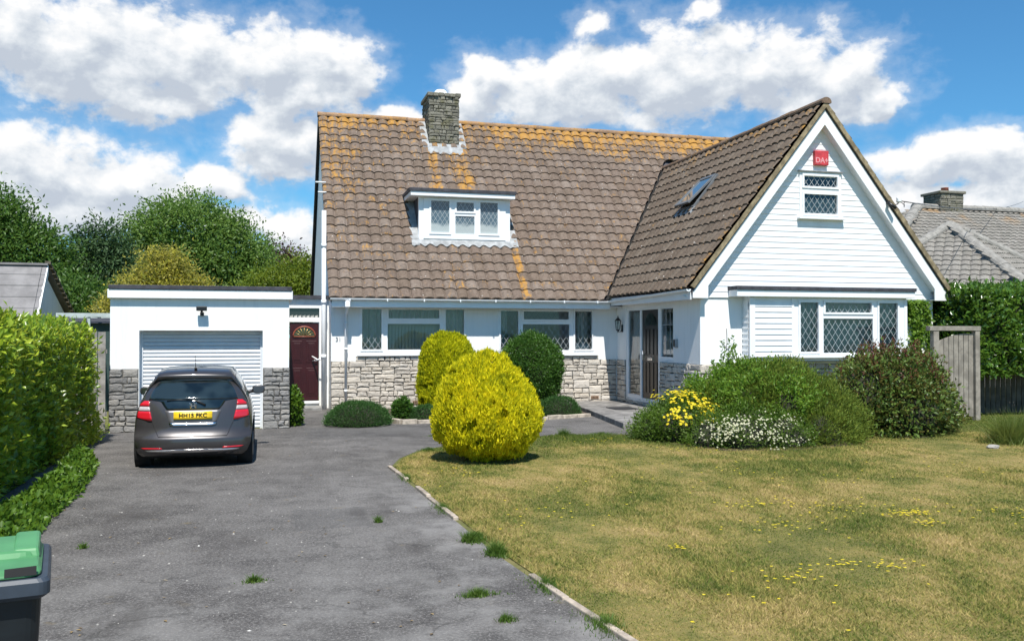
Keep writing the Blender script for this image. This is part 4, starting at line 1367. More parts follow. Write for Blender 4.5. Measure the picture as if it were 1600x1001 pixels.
# clipped laurel hedge along the drive
hedge("laurel_hedge", "bright green clipped laurel hedge along the left side of the drive", -7.6, -4.58, -16.2, -5.5, 2.06, 62000, 0.105, 0.052, M_LAUREL, 51, undercut=0.0, lump=0.10)
# weeds spilling from the hedge foot
def carpet(name, label, cat, pts, n, L, Wd, mtl, seed, h=0.22, kind=None, up=0.9):
    """low leafy growth along a poly-line strip: pts (x, y, halfwidth)"""
    rng = np.random.default_rng(seed)
    pts = np.array(pts, float)
    seg = rng.integers(0, len(pts) - 1, n); t = rng.random(n)
    q = pts[seg] * (1 - t[:, None]) + pts[seg + 1] * t[:, None]
    r = np.sqrt(rng.random(n)); a = rng.uniform(0, 6.28, n)
    lp = Lumps(rng, 12, (2, 7))
    X = q[:, 0] + r * np.cos(a) * q[:, 2]; Y = q[:, 1] + r * np.sin(a) * q[:, 2]
    hh = h * (1 - r ** 2) * np.clip(.75 + .5 * lp(np.stack([X, Y, X * 0], 1)), .1, 1.5)
    Z = hh * (1 - rng.random(n) ** 2.2) + .01
    P = np.stack([X, Y, Z], 1)
    D = unit(rng.normal(size=P.shape) * .8 + np.array([0, 0, up]))
    Nn = unit(rng.normal(size=P.shape) * .6 + np.array([0, 0, 1.]))
    V, F = leaves(P, D, Nn, L * rng.uniform(.6, 1.3, n), Wd * rng.uniform(.7, 1.3, n), rng)
    o = np_mesh(name, V, F, mtl)
    return tag(o, label, cat, None, kind)


carpet("ground_ivy", "leafy ground ivy spreading from the hedge foot onto the drive", "ground cover", [(-4.05, -14.4, .42), (-4.05, -13.0, .34), (-4.02, -11.5, .30), (-4.06, -10.0, .24), (-4.2, -8.6, .2)], 9000, 0.075, 0.05, M_IVY, 52, 0.26, kind="stuff")

# tall hedge on the right
hedge("laurel_hedge", "tall dark laurel hedge beyond the wooden gate on the right", 13.95, 24.0, -6.1, -3.6, 3.0, 34000, 0.135, 0.068, M_LAURELR, 53, undercut=0.15, zbot=0.95, lump=0.12, faces=('y0', 'top', 'x0'))

# golden thujas
def thuja(label, c, zs, rs, n, mtl, seed):
    """clipped golden conifer: profile radius rs at heights zs"""
    rng = np.random.default_rng(seed)
    root = thing("golden_conifer", label, "shrub", (c[0], c[1], 0))
    zs, rs = np.array(zs), np.array(rs)
    sl = np.hypot(np.diff(zs), np.diff(rs)); cum = np.r_[0, np.cumsum(sl * (rs[1:] + rs[:-1] + .02))]
    u = rng.random(n) * cum[-1]; i = np.clip(np.searchsorted(cum, u) - 1, 0, len(sl) - 1); f = (u - cum[i]) / (cum[i + 1] - cum[i])
    z = zs[i] + (zs[i + 1] - zs[i]) * f; r = rs[i] + (rs[i + 1] - rs[i]) * f
    tz, tr = (zs[i + 1] - zs[i]) / sl[i], (rs[i + 1] - rs[i]) / sl[i]
    a = rng.uniform(0, 2 * np.pi, n)
    ca, sa_ = np.cos(a), np.sin(a)
    nrm = np.stack([ca * tz, sa_ * tz, -tr], 1)
    P = np.stack([c[0] + r * ca, c[1] + r * sa_, z], 1)
    # vertical plumes: field stretched along the height
    Q = P * np.array([1, 1, .35]); lp, lp2, lp3 = Lumps(rng, 12, (1.5, 4)), Lumps(rng, 16, (9, 16)), Lumps(rng, 16, (22, 38))
    dep = .035 * lp(P) + .030 * lp2(Q) + .024 * lp3(Q)
    gap = (lp2(Q) * .8 + lp3(P) * 1.0) > 1.15
    P = P + nrm * (dep - gap * .10 - .10 * rng.random(n) ** 2.2 + .05 * rng.random(n) ** 8)[:, None]
    rad = np.stack([ca, sa_, np.zeros(n)], 1)
    D = unit(rad * .30 + np.array([0, 0, 1.]) + rng.normal(size=P.shape) * .34 + nrm * .30)
    Nn = unit(nrm + rng.normal(size=P.shape) * .6)
    V, F = leaves(P - D * .05, D, Nn, rng.uniform(.03, .095, n), rng.uniform(.013, .027, n), rng, .3)
    np_mesh("foliage", V, F, mtl, root)
    k = MB(); k.lathe((c[0], c[1], 0), [(max(.01, q - .13), min(w_, zs.max() - .12)) for w_, q in zip(zs, rs)], 24); k.build("light_block_core", plain("dark_conifer_core", (.060, .062, .012), .95, .4, 9, .6), root)  # solid core added behind the sprays to block light, dark in the gaps
    t = MB(); t.tube([(c[0], c[1], -.05), (c[0] + .02, c[1], .25), (c[0], c[1], .6)], [.10, .085, .05], 8); t.build("trunk", M_BARK, root)
    return root


thuja("big bright yellow egg shaped conifer on the lawn in front", (1.62, -9.75), [.05, .09, .18, .31, .47, .65, .88, 1.12, 1.36, 1.51, 1.61, 1.65], [.16, .32, .51, .66, .77, .80, .765, .68, .545, .40, .24, .03], 135000, M_THUJA, 61)
thuja("smaller yellow green conifer beside the house windows, behind the big yellow one", (2.56, -2.2), [.05, .10, .3, .6, .9, 1.2, 1.5, 1.72, 1.86, 1.92, 1.94], [.42, .52, .60, .655, .66, .65, .60, .49, .32, .16, .02], 60000, M_THUJA2, 62)

# shrubs along the house front
shrub("evergreen_shrub", "rounded dark green evergreen shrub under the middle window", "shrub", (4.74, -1.55, 0.98), (0.80, 0.7, 0.95), 26000, 0.055, 0.026, M_EUON, 63, lump=.07, depth=.18, up=.6)
shrub("low_mound", "wide low dark green mound at the foot of the downpipe", "shrub", (0.30, -3.85, 0.05), (0.66, 0.62, 0.45), 16000, 0.045, 0.012, M_MOUND, 64, lump=.04, depth=.12, up=.8, rand=.5)
shrub("low_mound", "low green mound right of the yellow conifers by the path slab", "shrub", (5.05, -2.95, 0.05), (0.50, 0.45, 0.42), 10000, 0.045, 0.012, M_MOUND, 65, lump=.05, depth=.12, up=.8, rand=.5)
shrub("low_mound", "small green cushion just left of the smaller yellow conifer", "shrub", (1.86, -3.0, 0.04), (0.34, 0.32, 0.30), 5000, 0.045, 0.014, M_MOUND, 66, lump=.08, depth=.15, up=.7)
shrub("leafy_plant", "small leafy plant between the wide mound and the yellow conifer", "plant", (1.36, -2.9, 0.20), (0.20, 0.18, 0.28), 1500, 0.07, 0.045, M_EUON, 67, lump=.2, depth=.4, up=.5)
shrub("climbing_plant", "straggly climber at the foot of the garage corner beside the maroon door", "plant", (-1.02, -3.6, 0.34), (0.17, 0.22, 0.46), 1500, 0.075, 0.05, M_IVY, 68, lump=.25, depth=.5, up=.4)

# the island bed
def bushy(name, label, cat, blobs, n, L, Wd, mtl, seed, up=.5, rand=.7, lump=.16, depth=.3, coresh=.74, clump=1.0):
    """uneven shrub made of several overlapping leafy lobes"""
    rng = np.random.default_rng(seed)
    cs = [q[:3] for q in blobs]; rs = [q[3:] for q in blobs]
    root = thing(name, label, cat, (cs[0][0], cs[0][1], 0))
    Pc, dc = blob_points(n / 9, cs, rs, rng, depth, lump)
    rep = np.repeat(np.arange(len(Pc)), 12)
    P = Pc[rep] + rng.normal(size=(len(rep), 3)) * L * clump * np.array([1, 1, .8]); d = dc[rep]
    ok = P[:, 2] > .02; P, d = P[ok], d[ok]
    D = unit(d + rng.normal(size=P.shape) * rand + np.array([0, 0, up])); Nn = unit(d * .6 + rng.normal(size=P.shape) * .55 + np.array([0, 0, .5]))
    V, F = leaves(P, D, Nn, L * rng.uniform(.6, 1.35, len(P)), Wd * rng.uniform(.6, 1.3, len(P)), rng, .25)
    np_mesh("foliage", V, F, mtl, root)
    k = MB()  # added solid lobes that stop light passing through the foliage
    for c_, r_ in zip(cs, rs):
        prof = [(max(.01, math.cos(t) * coresh), math.sin(t) * coresh) for t in np.linspace(-1.5, 1.5, 9)]
        vs = []; sg = 16
        for (q, z) in prof:
            for j in range(sg):
                a = 2 * math.pi * j / sg; vs.append((c_[0] + r_[0] * q * math.cos(a), c_[1] + r_[1] * q * math.sin(a), max(0.0, c_[2] + r_[2] * z)))
        k.add(vs, [(i * sg + j, i * sg + (j + 1) % sg, (i + 1) * sg + (j + 1) % sg, (i + 1) * sg + j) for i in range(len(prof) - 1) for j in range(sg)])
    k.build("light_block_core", M_CORE, root)
    return root


bed_juniper = bushy("juniper_mound", "broad feathery dark green mound in the middle of the lawn bed", "shrub",
    [(7.35, -8.3, .45, 1.05, 1.0, 1.0), (8.15, -8.5, .25, .85, .9, .85), (7.0, -8.4, .3, .8, .9, .8), (7.7, -9.1, .15, .85, .6, .55), (6.7, -8.0, .35, .7, .7, .8)], 84000, .075, .015, M_JUNI, 71, .75, .6, .10, .22, .68, .8)
hyp = bushy("hypericum_bush", "low bush covered in yellow flowers at the left end of the bed", "shrub",
    [(5.70, -8.1, .18, .70, .8, .50), (6.05, -7.8, .35, .6, .6, .50), (5.3, -7.9, .12, .42, .6, .38)], 20000, .055, .022, M_BRIGHTD, 72, .6, .7, .14, .25, .78)
lgt = bushy("light_shrub", "fresh light green shrub behind the yellow flowers, with tall sprigs", "shrub",
    [(6.85, -7.9, .80, .52, .5, .62), (6.35, -7.7, .5, .55, .5, .58), (7.25, -8.0, .92, .42, .5, .50), (6.75, -8.6, .55, .55, .55, .58), (7.3, -8.9, .6, .5, .5, .55)], 19000, .065, .036, M_BRIGHT, 73, .5, .7, .2, .4, .66)
rock = bushy("rockrose_bush", "low bush covered in white flowers at the front of the bed", "shrub",
    [(6.3, -9.2, .12, .75, .62, .48), (6.95, -9.35, .10, .65, .5, .50), (5.85, -9.0, .1, .5, .5, .42), (6.6, -9.0, .3, .6, .5, .42)], 17000, .05, .02, M_BRIGHTD, 74, .5, .7, .16, .3, .76)
red = bushy("red_tipped_shrub", "dark leafy shrub with reddish shoot tips in front of the bay window", "shrub",
    [(10.1, -8.0, .72, .85, .8, .90), (9.5, -8.1, .6, .65, .7, .85), (10.8, -8.0, .65, .65, .7, .82), (10.2, -8.5, .4, .95, .55, .60), (11.15, -7.9, .5, .42, .6, .75)], 24000, .09, .05, M_REDTIP, 75, .35, .75, .2, .42, .72, 1.1)


def sprigs(parent, c, r, n, hmin, hmax, leafL, leafW, mtl, seed, per=26):
    rng = np.random.default_rng(seed)
    st = MB(); Ps, Ds = [], []
    for i in range(n):
        a = rng.uniform(0, 6.28); rr_ = math.sqrt(rng.random())
        b = np.array([c[0] + r[0] * rr_ * math.cos(a), c[1] + r[1] * rr_ * math.sin(a), c[2] + r[2] * math.sqrt(max(0, 1 - rr_ ** 2)) * .92])
        h = rng.uniform(hmin, hmax); lean = rng.normal(size=2) * .18
        e = b + np.array([lean[0] * h, lean[1] * h, h])
        st.tube([tuple(b), tuple((b + e) / 2 + np.array([lean[0] * .05, 0, 0])), tuple(e)], [.006, .004, .002], 5)
        s = rng.random(per) ** .8
        Ps.append(b + (e - b) * s[:, None]); Ds.append(rng.normal(size=(per, 3)) * .8 + np.array([0, 0, .6]))
    st.build("twigs", M_IVY, parent)
    P, D = np.concatenate(Ps), unit(np.concatenate(Ds))
    V, F = leaves(P, D, unit(rng.normal(size=P.shape) + np.array([0, 0, .6])), leafL * rng.uniform(.6, 1.3, len(P)), leafW * rng.uniform(.7, 1.2, len(P)), rng)
    np_mesh("leaves", V, F, mtl, parent)


sprigs(red, (10.2, -8.0, .72), (1.15, .9, .92), 120, .12, .36, .06, .028, M_REDNEW, 76, 13)


def flowers(parent, c, r, n, size, mtl, seed, mask=None, petals=5, clump=9, cs=.10):
    """small five-petalled flowers lying on a shrub's surface, in clusters"""
    rng = np.random.default_rng(seed)
    c, r = np.array(c, float), np.array(r, float)
    m = max(1, n // clump); pts = []
    while len(pts) < m:
        d = unit(rng.normal(size=3))
        if mask(d): pts.append(d)
    d = np.repeat(np.array(pts), clump, 0)
    P = c + d * r * 1.03 + rng.normal(size=d.shape) * cs * np.array([1, 1, .7])
    nr = unit(d / r + rng.normal(size=d.shape) * .35 + np.array([0, -.3, .4]))
    tmp = unit(np.cross(nr, rng.normal(size=nr.shape))); bi = np.cross(nr, tmp)
    Vs, Fs, o = [], [], 0
    for k in range(petals):
        a = 6.283 * k / petals
        D = tmp * math.cos(a) + bi * math.sin(a) + nr * .25
        s = size * rng.uniform(.7, 1.2, len(P))
        V, F = leaves(P, D, nr, s, s * .85, rng, .1)
        Vs.append(V); Fs.append(F + o); o += len(V)
    return np_mesh("flowers", np.concatenate(Vs), np.concatenate(Fs), mtl, parent)


flowers(hyp, (5.68, -8.0, .24), (.80, .85, .58), 400, .034, M_YFLOW, 77, lambda d: d[2] > .25 and d[1] < .3 and d[0] > -.7 + .3 * d[2], clump=6, cs=.075)
flowers(rock, (6.45, -9.15, .12), (.98, .68, .50), 600, .019, M_WFLOW, 78, lambda d: .02 < d[2] < .75 and d[1] < -.1, clump=15, cs=.085)
sprigs(lgt, (6.85, -7.9, .70), (.40, .35, .70), 16, .25, .62, .065, .032, M_BRIGHT, 79, 24)
sprigs(bed_juniper, (7.42, -8.35, .35), (1.3, 1.1, 1.1), 40, .06, .14, .06, .02, M_BRIGHT, 80, 10)

# ivy climbing the right corner of the wing
rng = np.random.default_rng(81)
ivy_root = thing("climbing_ivy", "ivy climbing the white wall at the right corner of the gable", "ivy", (13.3, -4.95, 0.0))
Ps = []
for (a, b, rad) in (((13.10, 0.1), (13.20, 1.2), .16), ((13.20, 1.2), (13.32, 2.0), .17), ((13.32, 2.0), (13.25, 2.65), .19), ((12.95, 2.62), (13.55, 2.66), .10), ((13.25, 2.1), (12.98, 2.62), .08), ((13.45, .2), (13.66, 1.5), .10), ((13.66, 1.5), (13.55, 2.5), .07)):
    m = 520; t = rng.random(m); q = np.array(a) * (1 - t[:, None]) + np.array(b) * t[:, None] + rng.normal(size=(m, 2)) * rad * .55
    Ps.append(np.stack([q[:, 0], -4.96 - rng.random(m) * .10, q[:, 1]], 1))
P = np.concatenate(Ps); P = P[(P[:, 2] < 2.70) & (P[:, 2] > .03)]
D = unit(rng.normal(size=P.shape) * .7 + np.array([0, -.5, -.2])); Nn = unit(np.array([0, -1., .4]) + rng.normal(size=P.shape) * .4)
V, F = leaves(P, D, Nn, .085 * rng.uniform(.6, 1.2, len(P)), .07 * rng.uniform(.6, 1.2, len(P)), rng)
np_mesh("foliage", V, F, M_BRIGHT, ivy_root)
st = MB()
st.tube([(13.1, -4.96, 0), (13.2, -4.965, 1.2), (13.32, -4.965, 2.0), (13.22, -4.965, 2.62)], [.02, .016, .012, .006], 6)
st.tube([(13.45, -4.96, 0), (13.66, -4.965, 1.5), (13.52, -4.965, 2.5)], [.014, .01, .005], 6)
st.build("stem", M_BARK, ivy_root)
# the dried remains of a creeper on the white wall
st = MB()
for pth in ([(8.32, -4.955, 2.05), (8.33, -4.955, 1.75), (8.30, -4.955, 1.55)], [(8.32, -4.955, 1.62), (8.22, -4.955, 1.72), (8.18, -4.955, 1.78)], [(8.31, -4.955, 1.58), (8.40, -4.955, 1.64)]):
    st.tube(pth, .006, 5)
tag(st.build("creeper_twig", M_BARK), "thin bare creeper twig clinging to the white wall left of the bay", "twig")

# ------------------------------------------------------------------ trees behind
tree("broadleaf_tree", "dark green broadleaf tree at the far left behind the grey roof", "tree", (-11.2, 14.0, 0), 7.2, 2.0,
     [(-.6, 0, 5.6, 1.4, 1.4, 1.5), (.9, -.2, 4.6, 1.3, 1.2, 1.3), (-1.6, .1, 4.2, 1.5, 1.3, 1.4), (.2, .3, 3.2, 2.0, 1.4, 1.4), (1.7, 0, 3.6, .9, .9, .9), (.6, 0, 5.9, .5, .5, 1.0), (-.2, 0, 6.6, .5, .5, .8), (1.5, 0, 5.2, .8, .5, .5)], 66000, .17, M_BROAD, 91, .22)
tree("cypress_tree", "drooping dark conifer between the broadleaf tree and the round ash", "tree", (-8.1, 16.0, 0), 6.4, 1.0,
     [(0, 0, 5.6, .5, .5, .8), (-.7, 0, 5.0, .6, .5, .7), (.6, 0, 5.4, .6, .5, .8), (-.4, 0, 4.0, 1.1, .9, 1.0), (.6, 0, 3.8, 1.1, .9, 1.2), (0, 0, 2.6, 1.5, 1.2, 1.3), (-.5, 0, 1.4, 1.5, 1.2, 1.2), (1.0, 0, 1.6, 1.2, 1.0, 1.1)], 75000, .21, M_CONIF, 92, .18, droop=.35, wide=.32)
tree("ash_tree", "large round ash tree standing behind the garage", "tree", (-4.9, 20.0, 0), 8.0, 2.4,
     [(0, 0, 6.4, 1.9, 1.8, 1.5), (-1.6, 0, 5.5, 1.3, 1.3, 1.2), (1.5, 0, 5.7, 1.5, 1.4, 1.4), (2.1, 0, 4.4, 1.1, 1.1, 1.2), (-2.3, 0, 4.5, 1.2, 1.1, 1.1), (.2, -.8, 4.4, 2.2, 1.3, 1.5), (-.8, -.5, 3.2, 2.2, 1.3, 1.3), (1.6, -.4, 3.0, 1.6, 1.2, 1.3)], 105000, .18, M_ASH, 93, .28)
tree("slender_tree", "thin loose leaved young tree at the right edge of the ash", "tree", (-1.75, 19.0, 0), 6.1, 2.0,
     [(0, 0, 5.1, .7, .6, .7), (.4, 0, 4.4, .6, .6, .6), (-.4, 0, 4.2, .7, .6, .8), (.1, 0, 5.8, .35, .35, .4)], 3600, .15, M_ASH, 94, .10, per=30, spread=.34)
tree("variegated_tree", "yellow variegated holly like tree just above the garage roof", "tree", (-4.7, 7.0, 0), 4.7, 1.2,
     [(0, 0, 3.75, .55, .6, .55), (-.75, 0, 3.1, .55, .6, .6), (.75, 0, 3.2, .6, .6, .5), (0, -.3, 2.6, 1.2, .8, .8), (-1.35, -.2, 2.2, .40, .5, .9), (.25, 0, 4.1, .30, .3, .35), (-.2, 0, 4.2, .28, .3, .3)], 36000, .11, M_VARI, 95, .14, per=26, spread=.22, depth=.35)
tree("copper_tree", "dark purple leaved tree far behind beside the house gable", "tree", (-.95, 26.0, 0), 6.4, 2.2,
     [(0, 0, 5.4, 1.1, 1.0, .9), (.8, 0, 4.9, .9, .9, .8), (-.8, 0, 4.8, .9, .9, .8), (0, 0, 4.2, 1.6, 1.2, 1.0)], 22000, .18, M_PURPLE, 96, .18)
tree("lime_green_tree", "fresh green bushy tree with yellow top beside the house gable", "tree", (-.75, 12.0, 0), 4.9, 1.3,
     [(.55, 0, 4.15, .75, .7, .65), (-.4, 0, 3.7, .95, .8, .7), (.4, 0, 3.2, 1.3, .9, .9), (-1.1, 0, 3.1, .8, .7, .7), (1.3, 0, 3.3, 1.0, .8, 1.2)], 36000, .12, M_LIME, 97, .15, per=30, spread=.26, depth=.35)
tree("broadleaf_tree", "dark green tree low behind the pergola left of the garage", "tree", (-8.2, 11.0, 0), 3.6, .8,
     [(0, 0, 2.6, 1.4, 1.0, 1.1), (1.3, 0, 2.2, 1.0, .9, 1.0), (-1.4, 0, 2.4, 1.2, .9, 1.1), (0.5, 0, 1.2, 2.2, .9, 1.1)], 52000, .16, M_BROAD, 98, .14)

# ------------------------------------------------------------------ ground, drive, lawn
def f_ground(t):
    p = t.pos()
    n = t.noise(p, 0.6, 5); n2 = t.noise(p, 9, 5)
    c = t.mix(t.step(n, .35, .65), (0.10, 0.12, 0.035), (0.19, 0.16, 0.07))
    c = t.mix(t.math('MULTIPLY', t.step(n2, .4, .7), .5), c, (0.07, 0.075, 0.03))
    return pbsdf(t, c, .95, t.bump(n2, .6, .04), spec=.15)
gd = MB(); gd.box(-320, 320, -120, 500, -0.6, 0.0)
tag(gd.build("ground", mat("rough_ground", f_ground)), None, kind="structure")


def f_asphalt(t):
    p = t.pos()
    x, y, z = t.sep(p)
    big = t.noise(p, 0.45, 5, .6); mid = t.noise(p, 2.2, 7, .68); fine = t.noise(p, 42, 5, .85); grit = t.noise(p, 85, 2, .7)
    c = t.mix(t.step(big, .34, .66), (0.070, 0.065, 0.062), (0.132, 0.124, 0.118))
    c = t.mix(t.math('MULTIPLY', t.step(mid, .44, .72), .6), c, (0.165, 0.156, 0.148))
    c = t.mix(t.math('MULTIPLY', t.step(mid, .50, .30), .65), c, (0.048, 0.045, 0.044))
    c = t.mix(t.math('MULTIPLY', t.step(fine, .50, .66), .7), c, (0.29, 0.275, 0.26))
    c = t.mix(t.math('MULTIPLY', t.step(fine, .48, .34), .75), c, (0.032, 0.031, 0.031))
    c = t.mix(t.math('MULTIPLY', t.step(grit, .58, .72), .5), c, (0.33, 0.32, 0.30))
    # worn paler gravel near the lawn edge and in the foreground
    e = t.math('MULTIPLY', t.step(x, -1.3, 0.2), t.step(y, -9.5, -13.0))
    fg = t.math('MULTIPLY', t.step(y, -14.5, -17.0), 0.7)
    pk = t.math('MULTIPLY', t.math('MAXIMUM', e, fg), t.step(t.noise(p, 1.5, 6, .65), .40, .66))
    c = t.mix(t.math('MULTIPLY', pk, .75), c, (0.25, 0.24, 0.228))
    # newer darker repair patches
    def patch(cx, cy, hx, hy):
        wob = t.math('MULTIPLY', t.math('SUBTRACT', t.noise(p, 3, 3), .5), .25)
        ax = t.step(t.math('ADD', t.math('ABSOLUTE', t.math('SUBTRACT', x, cx)), wob), hx, hx - .05)
        ay = t.step(t.math('ADD', t.math('ABSOLUTE', t.math('SUBTRACT', y, cy)), wob), hy, hy - .05)
        return t.math('MULTIPLY', ax, ay)
    pt = t.math('MAXIMUM', patch(-.95, -13.55, .40, .55), patch(1.5, -5.2, 2.4, 1.0))
    c = t.mix(t.math('MULTIPLY', pt, .26), c, (0.058, 0.058, 0.060))
    dk_ = t.math('MULTIPLY', t.step(t.noise(t.vmath('MULTIPLY', p, (1.0, .4, 1.0)), 1.1, 6, .62), .54, .70), .55)
    c = t.mix(dk_, c, (0.055, 0.050, 0.047))
    # moss and dry dust
    ms = t.math('MULTIPLY', t.step(t.noise(p, 3.1, 6, .66), .60, .74), t.step(t.noise(p, .8, 3), .42, .6))
    c = t.mix(t.math('MULTIPLY', ms, .6), c, (0.16, 0.125, 0.07))
    # cracks
    wv = t.vmath('ADD', p, t.vmath('SCALE', t.vmath('SUBTRACT', t.noise(p, 1.6, 5, .6, col=True), (.5, .5, .5)), None, .9))
    vd_ = t.voronoi(wv, .42, 'DISTANCE_TO_EDGE')
    ck = t.math('MULTIPLY', t.step(vd_, .009, .002), t.step(t.noise(p, .7, 3), .46, .58))
    c = t.mix(t.math('MULTIPLY', ck, .35), c, (0.035, 0.034, 0.030))
    h = t.math('ADD', t.math('MULTIPLY', fine, .7), t.math('ADD', t.math('MULTIPLY', grit, .5), t.math('MULTIPLY', ck, -.5)))
    return pbsdf(t, c, .93, t.bump(h, .8, .012), spec=.25)


DRIVE = [(-4.6, -40), (-4.6, -4.0), (-1.1, -4.0), (-1.1, 0.9), (0.0, 0.9), (0.0, -0.0), (0.9, 0.0), (7.6, 0.0), (7.6, -5.6), (5.2, -7.0), (4.3, -6.9), (3.9, -6.6), (1.6, -7.6), (0.8, -8.4), (0.4, -9.2), (0.12, -10.2), (0.25, -13), (0.34, -15.5), (0.56, -18), (1.2, -25), (2.0, -40)]
dv = MB(); dv.add([(x, y, .004) for x, y in DRIVE], [tuple(range(len(DRIVE)))[::-1]])
tag(dv.build("driveway", mat("old_asphalt", f_asphalt)), None, kind="structure")


def lawn_color(t, p, r=None):
    """dry straw and green patches, shared by the turf and its blades"""
    x, y, z = t.sep(p)
    q = t.comb(x, y, 0.0)
    a = t.noise(q, .55, 5, .62); b = t.noise(t.vmath('MULTIPLY', q, (1.0, .55, 1)), 2.4, 6, .66); f = t.noise(q, 16, 4, .7)
    back = t.math('MULTIPLY', t.step(y, -9.6, -7.6), .20)
    g = t.math('ADD', t.math('ADD', t.math('MULTIPLY', a, .78), t.math('MULTIPLY', b, .70)), t.math('ADD', t.math('MULTIPLY_ADD', f, .35, -.06), back))
    if r is not None: g = t.math('ADD', g, t.math('MULTIPLY', t.math('SUBTRACT', r, .5), .24))
    return t.ramp(g, [(.59, (0.58, 0.435, 0.21)), (.71, (0.46, 0.365, 0.145)), (.82, (0.33, 0.295, 0.09)), (.91, (0.195, 0.22, 0.054)), (1.0, (0.105, 0.15, 0.034))])


def f_lawn(t):
    p = t.pos()
    c = t.mix(.55, lawn_color(t, p), (0.16, 0.115, 0.055))
    return pbsdf(t, c, .95, t.bump(t.noise(p, 50, 4, .7), .9, .02), spec=.1)


LAWN = [(0.62, -18), (0.40, -15.5), (0.31, -13), (0.18, -10.2), (0.46, -9.2), (0.86, -8.45), (1.65, -7.68), (3.9, -6.68), (4.3, -6.98), (5.25, -7.1), (7.7, -5.7), (7.7, -4.9), (13.8, -4.9), (26, -6.0), (40, -12), (40, -40), (2.06, -40), (1.26, -25)]
lv = MB(); lv.add([(x, y, .008) for x, y in LAWN], [tuple(range(len(LAWN)))])
tag(lv.build("lawn", mat("dry_turf", f_lawn)), None, kind="structure")


def f_blade(t):
    p = t.pos(); r = t.rnd()
    c = lawn_color(t, p, r)
    d = t.node('ShaderNodeBsdfDiffuse'); t.put(d.inputs[0], c)
    tl = t.node('ShaderNodeBsdfTranslucent'); t.put(tl.inputs[0], c)
    mx = t.node('ShaderNodeMixShader'); mx.inputs[0].default_value = .35
    t.l.new(d.outputs[0], mx.inputs[1]); t.l.new(tl.outputs[0], mx.inputs[2])
    return mx.outputs[0]
M_BLADE = mat("grass_blades", f_blade)


def inside(px, py, poly):
    r = np.zeros(len(px), bool); n = len(poly); j = n - 1
    for i in range(n):
        xi, yi = poly[i]; xj, yj = poly[j]
        c = ((yi > py) != (yj > py)) & (px < (xj - xi) * (py - yi) / (yj - yi + 1e-12) + xi)
        r ^= c; j = i
    return r


def blades(name, P, h, wd, mtl, rng, lean=.5):
    n = len(P); a = rng.uniform(0, 6.28, n)
    w_ = np.stack([np.cos(a), np.sin(a), a * 0], 1) * (wd * rng.uniform(.7, 1.3, n))[:, None] * .5
    tip = np.stack([rng.normal(size=n) * lean, rng.normal(size=n) * lean, np.ones(n)], 1) * (h * rng.uniform(.5, 1.3, n))[:, None]
    V = np.stack([P - w_, P + w_, P + tip], 1).reshape(-1, 3)
    F = np.arange(n * 3).reshape(-1, 3)
    return np_mesh(name, V, F, mtl)


rng = np.random.default_rng(101)
N = 1500000
X = rng.uniform(0.1, 17, N); Y = rng.uniform(-19.5, -5.0, N)
d = np.hypot(X + 1.6, Y + 23.2)
k = inside(X, Y, LAWN) & (rng.random(N) < np.clip(6.5 / d, 0, 1) ** 1.3) & (np.abs(np.arctan2(X + 1.6, Y + 23.2) - .266) < .56)
X, Y = X[k], Y[k]
lpg = Lumps(rng, 14, (1, 4)); hv = .022 + .012 * np.clip(lpg(np.stack([X, Y, X * 0], 1)), -1, 1.5) + .010 * (Y > -9)
o = blades("grass", np.stack([X, Y, np.full(len(X), .007)], 1), hv, .0055 + .0004 * np.hypot(X + 1.6, Y + 23.2), M_BLADE, rng, .8)
tag(o, "short patchy half dried lawn grass", "grass", None, "stuff")
# longer green grass along the kerb and round the shrubs
def ragged(name, label, pts, n, h, seed, w_=.008, mtl=None, kind="stuff", cat="grass"):
    rng = np.random.default_rng(seed); pts = np.array(pts, float)
    i = rng.integers(0, len(pts), n); r = np.abs(rng.normal(size=n)) * .5; a = rng.uniform(0, 6.28, n)
    P = np.stack([pts[i, 0] + r * np.cos(a) * pts[i, 2], pts[i, 1] + r * np.sin(a) * pts[i, 3], np.full(n, .006)], 1)
    hh = h * np.clip(1.2 - r * .8, .25, 1.2)
    return tag(blades(name, P, hh, w_, mtl or M_GREEN, rng, .55), label, cat, None, kind)


